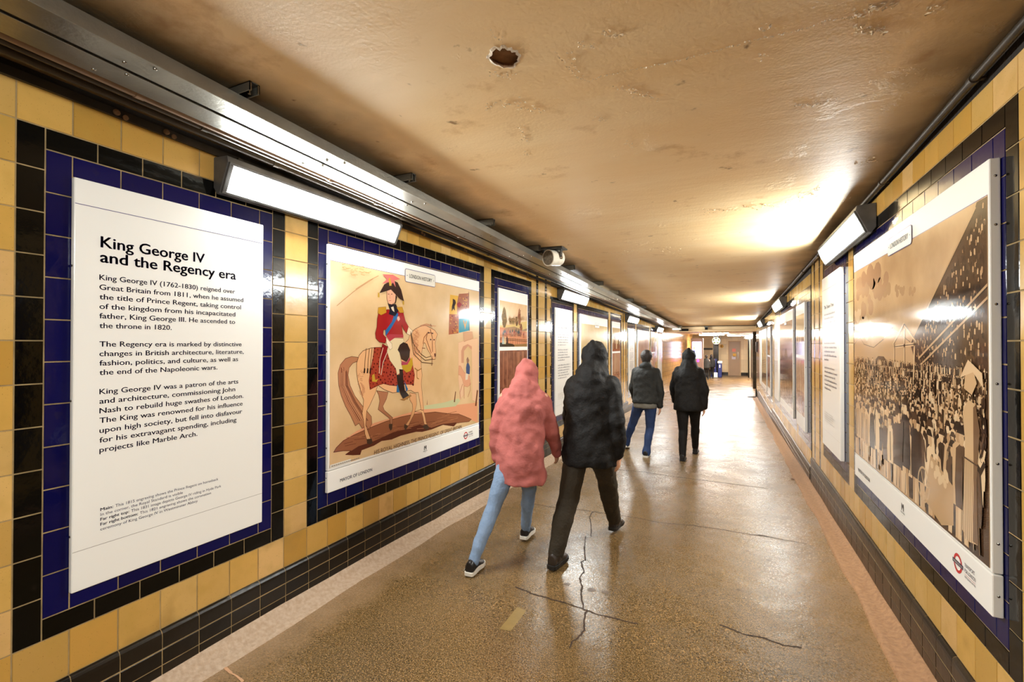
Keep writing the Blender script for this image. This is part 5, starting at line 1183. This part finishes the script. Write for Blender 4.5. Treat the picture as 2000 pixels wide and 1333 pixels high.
# ------------------------------------------------------------------ people
class Blob:
    """solid pieces that are fused into one continuous skin by a voxel remesh"""
    def __init__(s): s.b = MB(); s.m = None
    def loft(s, rings, n=20):          # rings: (centre, rx, ry) ellipses square to z, or with axis vectors
        vs = []
        for r in rings:
            c, rx, ry = Vector(r[0]), r[1], r[2]; ax = r[3] if len(r) > 3 else Vector((1, 0, 0)); ay = r[4] if len(r) > 4 else Vector((0, 1, 0))
            for k in range(n):
                t = 2*pi*k/n; vs.append(c+ax*(rx*cos(t))+ay*(ry*sin(t)))
        fs = [(i*n+k, i*n+(k+1) % n, (i+1)*n+(k+1) % n, (i+1)*n+k) for i in range(len(rings)-1) for k in range(n)]
        fs += [tuple(range(n))[::-1], tuple(range((len(rings)-1)*n, len(rings)*n))]
        s.b.mesh(vs, fs, s.m)
    def cap(s, a, ra, b, rb, n=14, flat=1.0, fax=None):
        a, b = Vector(a), Vector(b); d = b-a; L_ = d.length
        if L_ < 1e-6: d = Vector((0, 0, 1)); L_ = 1e-4
        d = d/L_; x = d.cross(fax or Vector((0, 1, 0)))
        if x.length < .1: x = d.cross(Vector((1, 0, 0)))
        x.normalize(); y = d.cross(x).normalized(); rings = []
        for k in range(5):
            q = -pi/2+pi/2*k/4; rings.append((a+d*(ra*sin(q)), max(ra*cos(q), ra*.06)))
        for k in range(5):
            q = pi/2*k/4; rings.append((b+d*(rb*sin(q)), max(rb*cos(q), rb*.06)))
        s.loft([(c, r*flat, r, x, y) for c, r in rings], n)
    def ell(s, c, rx, ry, rz, n=18):
        c = Vector(c); s.loft([(c+Vector((0, 0, rz*sin(q))), max(rx*cos(q), rx*.05), max(ry*cos(q), ry*.05)) for q in [-pi/2+pi*k/12 for k in range(13)]], n)
    def chain(s, pts, rs, n=14):
        for i in range(len(pts)-1): s.cap(pts[i], rs[i], pts[i+1], rs[i+1], n)
    def make(s, name, root, m, vox, fold=0, fscale=.09, smooth=2):
        s.b.ms = []; s.b.ms.append(m); s.b.m = [0]*len(s.b.f)
        o = s.b.build(name); base = Vector(root.location)
        r = o.modifiers.new('r', 'REMESH'); r.mode = 'VOXEL'; r.voxel_size = vox*S; r.use_smooth_shade = True
        k = o.modifiers.new('s', 'SMOOTH'); k.iterations = smooth; k.factor = .5
        if fold:
            tx = bpy.data.textures.new('folds', 'CLOUDS'); tx.noise_scale = fscale*S; tx.noise_depth = 1
            d = o.modifiers.new('d', 'DISPLACE'); d.texture = tx; d.strength = fold*S; d.mid_level = .5; d.texture_coords = 'LOCAL'
        dg = bpy.context.evaluated_depsgraph_get(); dg.update()
        me = bpy.data.meshes.new_from_object(o.evaluated_get(dg)); bpy.data.objects.remove(o)
        me.materials.clear(); me.materials.append(m); me.polygons.foreach_set('material_index', [0]*len(me.polygons))
        me.transform(Matrix.Translation(-base)); me.shade_smooth()
        o = bpy.data.objects.new(name, me); COL.objects.link(o); o.parent = root; return o
def ik(a, b, l1, l2, bend):
    a, b, bend = Vector(a), Vector(b), Vector(bend); d = b-a; L_ = min(d.length, (l1+l2)*.998); u = d.normalized()
    x = (l1*l1-l2*l2+L_*L_)/(2*L_); hh = sqrt(max(l1*l1-x*x, 0)); n = (bend-u*bend.dot(u)).normalized(); return a+u*x+n*hh
SKIN = mat('skin', (206, 156, 126), .5)
def person(label, base, h, feet, vox, spec, heading=0.0, lean=.04, swing=.35, ground=0.0):
    """feet: two (x, y, lift, pitch) in layout coordinates; base: pelvis x, y. The figure walks toward +y"""
    X0, Y0 = base; t = thing('person', label, 'person', (X0, Y0, ground), 'people walking away' if vox < .02 else None)
    V = Vector; fw = V((-sin(heading), cos(heading), 0)); rt = V((cos(heading), sin(heading), 0)); up = V((0, 0, 1)); G = V((X0, Y0, ground))
    def L(x, y, z): return G+rt*(x*h)+fw*(y*h)+up*(z*h)
    pel = L(0, 0, .515); hips = [L(-.052, 0, .50), L(.052, 0, .50)]
    ank = [V((f[0], f[1], ground+.042*h+f[2])) for f in feet]
    knee = [ik(hips[i], ank[i], .248*h, .236*h, fw) for i in (0, 1)]
    ch = L(0, lean*.7, .72); sh = [L(-.102, lean, .792), L(.102, lean, .792)]; nk = L(0, lean*1.1, .86); hd = L(0, lean*1.35+.012+spec.get('bow', 0), .928-spec.get('drop', 0))
    # arms
    sw = [swing, -swing]; hand = []; elb = []; wr = []
    for i, sg in ((0, -1), (1, 1)):
        a = sw[i]*.8; e = sh[i]+(rt*(sg*.035)+fw*(.17*sin(a))-up*(.17*cos(a)))*h
        bnd = spec.get('elbow', .35); a2 = a+bnd; w_ = e+(rt*(-sg*.005)+fw*(.15*sin(a2))-up*(.15*cos(a2)))*h; elb.append(e); wr.append(w_)
        hand.append((w_, (w_-e).normalized()))
    # ---- body, one skin
    B_ = Blob()
    B_.loft([(pel-up*.03*h, .075*h, .055*h), (pel+up*.03*h, .082*h, .06*h), (L(0, lean*.3, .61), .066*h, .05*h), (ch, .088*h, .06*h), (L(0, lean, .79), .098*h, .052*h), (L(0, lean, .825), .06*h, .042*h), (nk-up*.015*h, .032*h, .034*h)])
    B_.cap(nk-up*.03*h, .031*h, hd-up*.03*h, .030*h)
    hw = 1.0
    B_.ell(hd+up*.012*h, .048*h, .058*h, .058*h); B_.ell(hd+fw*.012*h-up*.026*h, .038*h, .043*h, .044*h)      # cranium and jaw
    B_.ell(hd+fw*.060*h-up*.012*h, .008*h, .012*h, .014*h); B_.ell(hd+fw*.054*h-up*.036*h, .014*h, .007*h, .005*h); B_.ell(hd+fw*.046*h+up*.010*h, .030*h, .012*h, .006*h); B_.ell(hd+fw*.045*h-up*.052*h, .014*h, .012*h, .010*h)
    for sg in (-1, 1): B_.ell(hd+rt*(sg*.049*h)-up*.006*h, .006*h, .012*h, .018*h)
    for i, sg in ((0, -1), (1, 1)):
        B_.chain([hips[i], knee[i], ank[i]], [.052*h, .034*h, .023*h]); B_.cap(knee[i].lerp(ank[i], .3)-fw*.008*h, .033*h, knee[i].lerp(ank[i], .45), .03*h)
        B_.cap(ank[i]-up*.018*h-fw*.015*h, .02*h, ank[i]-up*.028*h+fw*.085*h, .014*h)
        B_.chain([sh[i], elb[i], wr[i]], [.032*h, .024*h, .016*h])
        p, d = hand[i]; n = rt*sg; pc = p+d*.045*h
        B_.cap(p+d*.008*h, .016*h, p+d*.042*h, .021*h, flat=.55, fax=fw)
        for k in range(4):
            o = fw*((k-1.5)*.0115*h); ln = (.034, .040, .037, .028)[3-k]*h; a = p+d*.052*h+o; c = a+d*ln*.5-n*.004*h; e = c+(d*.8-n*.6).normalized()*ln*.5
            B_.chain([a, c, e], [.0062*h, .0058*h, .005*h], 8)
        a = p+d*.018*h+fw*.018*h; c = a+(d*.6+fw*.7).normalized()*.022*h; B_.chain([a, c, c+(d*.9-n*.3).normalized()*.018*h], [.0075*h, .0068*h, .0055*h], 8)
    B_.make('body', t, SKIN, min(vox*.62, .02), 0, smooth=2)
    # ---- trousers
    P_ = Blob(); k = spec.get('leg', 1.0)
    P_.loft([(pel-up*.045*h, .083*h, .068*h), (pel, .09*h, .07*h), (pel+up*.05*h, .082*h, .062*h)])
    for i in (0, 1):
        P_.chain([hips[i], knee[i]], [.060*h, .043*h*k]); e = ank[i]-up*.004*h+(knee[i]-ank[i])*.06
        P_.chain([knee[i], knee[i].lerp(e, .35)-fw*.008*h, e], [.043*h*k, .041*h*k, .031*h*k])
        if spec.get('flare'): P_.cap(e+(knee[i]-e)*.2, .036*h*k, e-up*.012*h, .044*h*k)
    P_.make('trousers', t, spec['trousers'], vox, .012, .07)
    # ---- shoes
    for i in (0, 1):
        f = feet[i]; pt = f[3]; d = (fw*cos(pt)-up*sin(pt)).normalized(); nn = rt; u2 = nn.cross(d).normalized(); a = ank[i]-u2*.042*h
        def R(x, y, z): return a+nn*(x*h)+d*(y*h)+u2*(z*h)
        out = [(-.042, .016), (-.036, .022), (-.01, .0245), (.03, .024), (.062, .029), (.088, .026), (.103, .016), (.108, .004)]
        mb = MB(); base_ = [R(-w_, y, 0) for y, w_ in out]+[R(w_, y, 0) for y, w_ in out[::-1]]; top_ = [R(-w_*1.02, y, .017) for y, w_ in out]+[R(w_*1.02, y, .017) for y, w_ in out[::-1]]
        n = len(base_); mb.mesh(base_+top_, [tuple(range(n))[::-1], tuple(range(n, 2*n))]+[(q, (q+1) % n, n+(q+1) % n, n+q) for q in range(n)], spec['sole'])
        U = Blob()
        U.loft([(R(0, -.036, .018), .021*h, .012*h, nn, u2), (R(0, -.032, .032), .022*h, .028*h, nn, u2), (R(0, -.005, .034), .0235*h, .036*h, nn, u2), (R(0, .025, .028), .024*h, .028*h, nn, u2), (R(0, .055, .020), .0275*h, .018*h, nn, u2), (R(0, .085, .016), .024*h, .013*h, nn, u2), (R(0, .103, .014), .013*h, .008*h, nn, u2)], 16)
        if spec.get('boot'): U.cap(ank[i]-u2*.005*h, .032*h, ank[i]+(knee[i]-ank[i])*.22, .034*h)
        sh_ = U.make('shoe', t, spec['shoe'], min(vox, .008)*.8, 0, smooth=1)
        so = kid(mb, 'sole', t, bevel=.002, parent=sh_); so.matrix_parent_inverse = Matrix.Identity(4)
        if spec.get('stripe'):
            for sg in (-1, 1):
                mb = MB()
                q = [R(sg*.0262, -.036, .022), R(sg*.027, -.02, .028), R(sg*.0275, .01, .030), R(sg*.0285, .04, .026), R(sg*.0302, .062, .020), R(sg*.0302, .062, .017), R(sg*.0275, .03, .019), R(sg*.0265, .0, .020), R(sg*.0255, -.036, .019)]
                mb.face(q, spec['sole']); kid(mb, 'side_stripe', t, parent=sh_)
    # ---- coat
    C_ = Blob(); z0 = spec['hem']; pf = spec.get('puff', 1.0)
    zs = [(z0, 1.08), (z0+.03, 1.1), ((z0+.58)/2, 1.06), (.58, 1.0), (.66, 1.0), (.74, 1.08), (.79, 1.05)]
    C_.loft([(L(0, lean*max(0, (z-.5)/.3), z), .104*h*k_*pf, .080*h*k_*pf) for z, k_ in zs]+[(L(0, lean, .822), .082*h*pf, .062*h*pf), (L(0, lean*1.1, .848), .056*h*pf, .052*h), (L(0, lean*1.15, .868), .044*h, .044*h)], 28)
    for i, sg in ((0, -1), (1, 1)):
        C_.chain([sh[i]-rt*(sg*.012*h), elb[i], wr[i]-(wr[i]-elb[i])*.02], [.040*h*pf, .034*h*pf, .028*h*pf])
    if spec.get('hood') == 'up':
        C_.ell(hd+up*.004*h-fw*.004*h, .061*h, .070*h, .072*h); C_.cap(L(0, lean, .835), .080*h, hd-up*.035*h, .060*h); C_.cap(L(0, lean-.01, .80), .088*h, L(0, lean, .84), .074*h); C_.cap(hd+up*.03*h-fw*.02*h, .045*h, hd+up*.068*h-fw*.028*h, .018*h)
    elif spec.get('hood') == 'down':
        C_.ell(nk-fw*.045*h-up*.008*h, .062*h, .030*h, .030*h); C_.cap(nk-up*.02*h, .046*h, nk+up*.006*h, .044*h)
    else: C_.cap(nk-up*.02*h, .044*h, nk+up*.004*h, .042*h)
    co = C_.make('coat', t, spec['coat'], vox, spec.get('fold', .014), spec.get('fscale', .10), 2)
    if spec.get('hem_col'):
        Q_ = Blob(); Q_.loft([(L(0, 0, z0-.045), .105*h, .082*h), (L(0, 0, z0-.03), .112*h, .088*h), (L(0, 0, z0+.03), .108*h, .085*h), (L(0, 0, z0+.05), .10*h, .078*h)], 28); Q_.make('jumper_hem', t, spec['hem_col'], vox, .01, .06)
    if spec.get('hair'):
        Hh = Blob(); Hh.ell(hd+up*.020*h-fw*.012*h, .056*h, .060*h, .058*h); Hh.cap(hd-fw*.022*h, .050*h, hd-fw*.024*h-up*spec.get('hairlen', .03)*h, .040*h)
        Hh.make('hair', t, spec['hair'], min(vox, .012), .008, .02)
    if vox < .02:
        for sg in (-1, 1):
            mb = MB(); c = hd+rt*(sg*.018*h)+fw*.050*h-up*.001*h
            mb.lathe(c-fw*.006*h, fw, [(0, .004*h), (.003*h, .0062*h), (.007*h, .0055*h), (.0095*h, .002*h)], mat('eye_white', (230, 224, 216), .2), 10); kid(mb, 'eye', t, True)
    return t
CW = lambda n, c, b=.5, r=.7, v=.25: mat(n, c, r, bump=b, bscale=60, var=v, vscale=6, spec=.25)
PINK = CW('pink_coat_fabric', (182, 104, 98), .4, .85, .15); LJ = CW('pale_blue_denim', (140, 164, 196)); BLKC = CW('black_coat_fabric', (25, 23, 22)); BRN = CW('dark_olive_trousers', (58, 50, 38)); NAVYJ = CW('blue_denim', (52, 72, 116))
DKG = CW('charcoal_jacket_fabric', (44, 44, 42)); GRY = CW('grey_jumper_knit', (126, 122, 112)); BLT = CW('black_trouser_cloth', (28, 25, 24)); WSOLE = mat('white_rubber_sole', (232, 226, 214), .4); BSOLE = mat('black_rubber_sole', (24, 22, 20), .5)
BLEA = mat('black_shoe_leather', (26, 22, 22), .35); BRSH = mat('dark_brown_shoe_leather', (44, 34, 26), .4); HAIRD = mat('dark_hair', (34, 24, 20), .5, bump=.8, bscale=90)
f1 = onFloor(1030, 1052); f2 = onFloor(924, 1120)
cx = onY(1040, 800, 2.25).x
person('person walking away in a pink hooded coat, pale blue jeans and black trainers', (cx-.07, 2.20), 1.37, [(f2.x, f2.y-.01, .0, 0), (f1.x, f1.y-.03, 0, 0)], .0105,
       dict(coat=PINK, trousers=LJ, leg=.86, sole=WSOLE, shoe=BLEA, stripe=True, hem=.38, puff=1.14, hood='up', fold=.04, fscale=.09, bow=.02, drop=.015), heading=.05, lean=.05, swing=-.3)
g1 = onFloor(1086, 1108); g2 = onFloor(1200, 1040); cx = onY(1134, 800, 2.45).x
person('person walking away in a black hooded coat and dark olive trousers, beside the pink coat', (cx+.05, 2.47), 1.48, [(g1.x, g1.y-.02, 0, 0), (g2.x, g2.y, 0, 0)], .0105,
       dict(coat=BLKC, trousers=BRN, leg=1.15, sole=BSOLE, shoe=BRSH, boot=True, hem=.42, puff=1.14, hood='up', fold=.034, fscale=.08, bow=.01), heading=-.12, lean=.05, swing=.25)
k1 = onFloor(1262, 893); k2 = onFloor(1219, 880); cx = onY(1259, 760, k1.y).x; gz = floor_z(k1.y)
person('person in blue jeans and charcoal jacket over a grey jumper, in the middle distance', (cx, k1.y+.05), 1.47, [(k2.x, k2.y+.1, .02, .2), (k1.x, k1.y, 0, 0)], .014,
       dict(coat=DKG, trousers=NAVYJ, leg=.95, flare=True, sole=WSOLE, shoe=BLEA, hem=.50, puff=1.12, hood='down', hair=HAIRD, hem_col=GRY, fold=.025, fscale=.08), heading=-.05, swing=.3, ground=gz)
m1 = onFloor(1333, 900); m2 = onFloor(1359, 884); cx = onY(1345, 760, m1.y+.2).x; gz = floor_z(m1.y+.2)
person('person all in black with hood up, walking farthest along the tunnel', (cx, m1.y+.16), 1.49, [(m1.x, m1.y, .0, 0), (m2.x, m2.y-.1, .0, 0)], .014,
       dict(coat=BLKC, trousers=BLT, leg=.95, sole=BSOLE, shoe=BLEA, hem=.44, puff=1.15, hood='up', fold=.025, fscale=.08), swing=.3, ground=gz)
for px_, YY, c_, lb in ((1379.5, 25.0, DKG, 'distant person in dark grey standing right behind the kiosk'), (1389.5, 26.2, BLKC, 'distant person in black standing in front of the blue bins')):
    p = onY(px_, 720, YY)
    person(lb, (p.x, YY), 1.25, [(p.x-.07, YY, 0, 0), (p.x+.07, YY+.02, 0, 0)], .03, dict(coat=c_, trousers=BLT, sole=BSOLE, shoe=BLEA, hem=.46, hair=HAIRD), swing=.1, ground=HALLZ)

# ------------------------------------------------------------------ leaves and litter
M_LEAF = mat('dry_brown_leaf', (136, 84, 34), .6, var=.5, vscale=60, vcol2=(70, 40, 18))
def leaf(p, r, label, rz):
    mb = MB(); rn = random.Random(int(p.x*1e4)); n = 15; vs = [Vector((0, 0, .006))]
    for k in range(n):
        a = 2*pi*k/n; q = r*(1 if k % 3 == 0 else .55)*rn.uniform(.8, 1.1)*(1.25 if k == 0 else 1); vs.append(Vector((q*cos(a+rz), q*sin(a+rz), .004+rn.uniform(0, .35)*r*(k % 3 == 0))))
    vs = [v+p for v in vs]; mb.mesh(vs, [(0, k+1, (k+1) % n+1) for k in range(n)], M_LEAF)
    t = thing('fallen_leaf', label, 'leaf', p, 'dry leaves on the floor'); o = kid(mb, 'blade', t); so = o.modifiers.new('s', 'SOLIDIFY'); so.thickness = .0012
    mb = MB(); mb.tube([p+Vector((0, 0, .005)), p+Vector((-r*.9*cos(rz), -r*.9*sin(rz), .006)), p+Vector((-r*1.5*cos(rz+.2), -r*1.5*sin(rz+.2), .003))], .0018, M_LEAF, 6); kid(mb, 'stem', t)
leaf(onFloor(1551, 937), .045, 'curled tan leaf on the floor by the right kerb', 2.4)
leaf(onFloor(1563, 941), .034, 'darker curled leaf touching the tan one by the right kerb', .4)
leaf(onFloor(1481, 834), .03, 'tiny dry leaf farther along near the right wall', 1.0)
leaf(onFloor(1700, 1300), .0, '', 0) if False else None
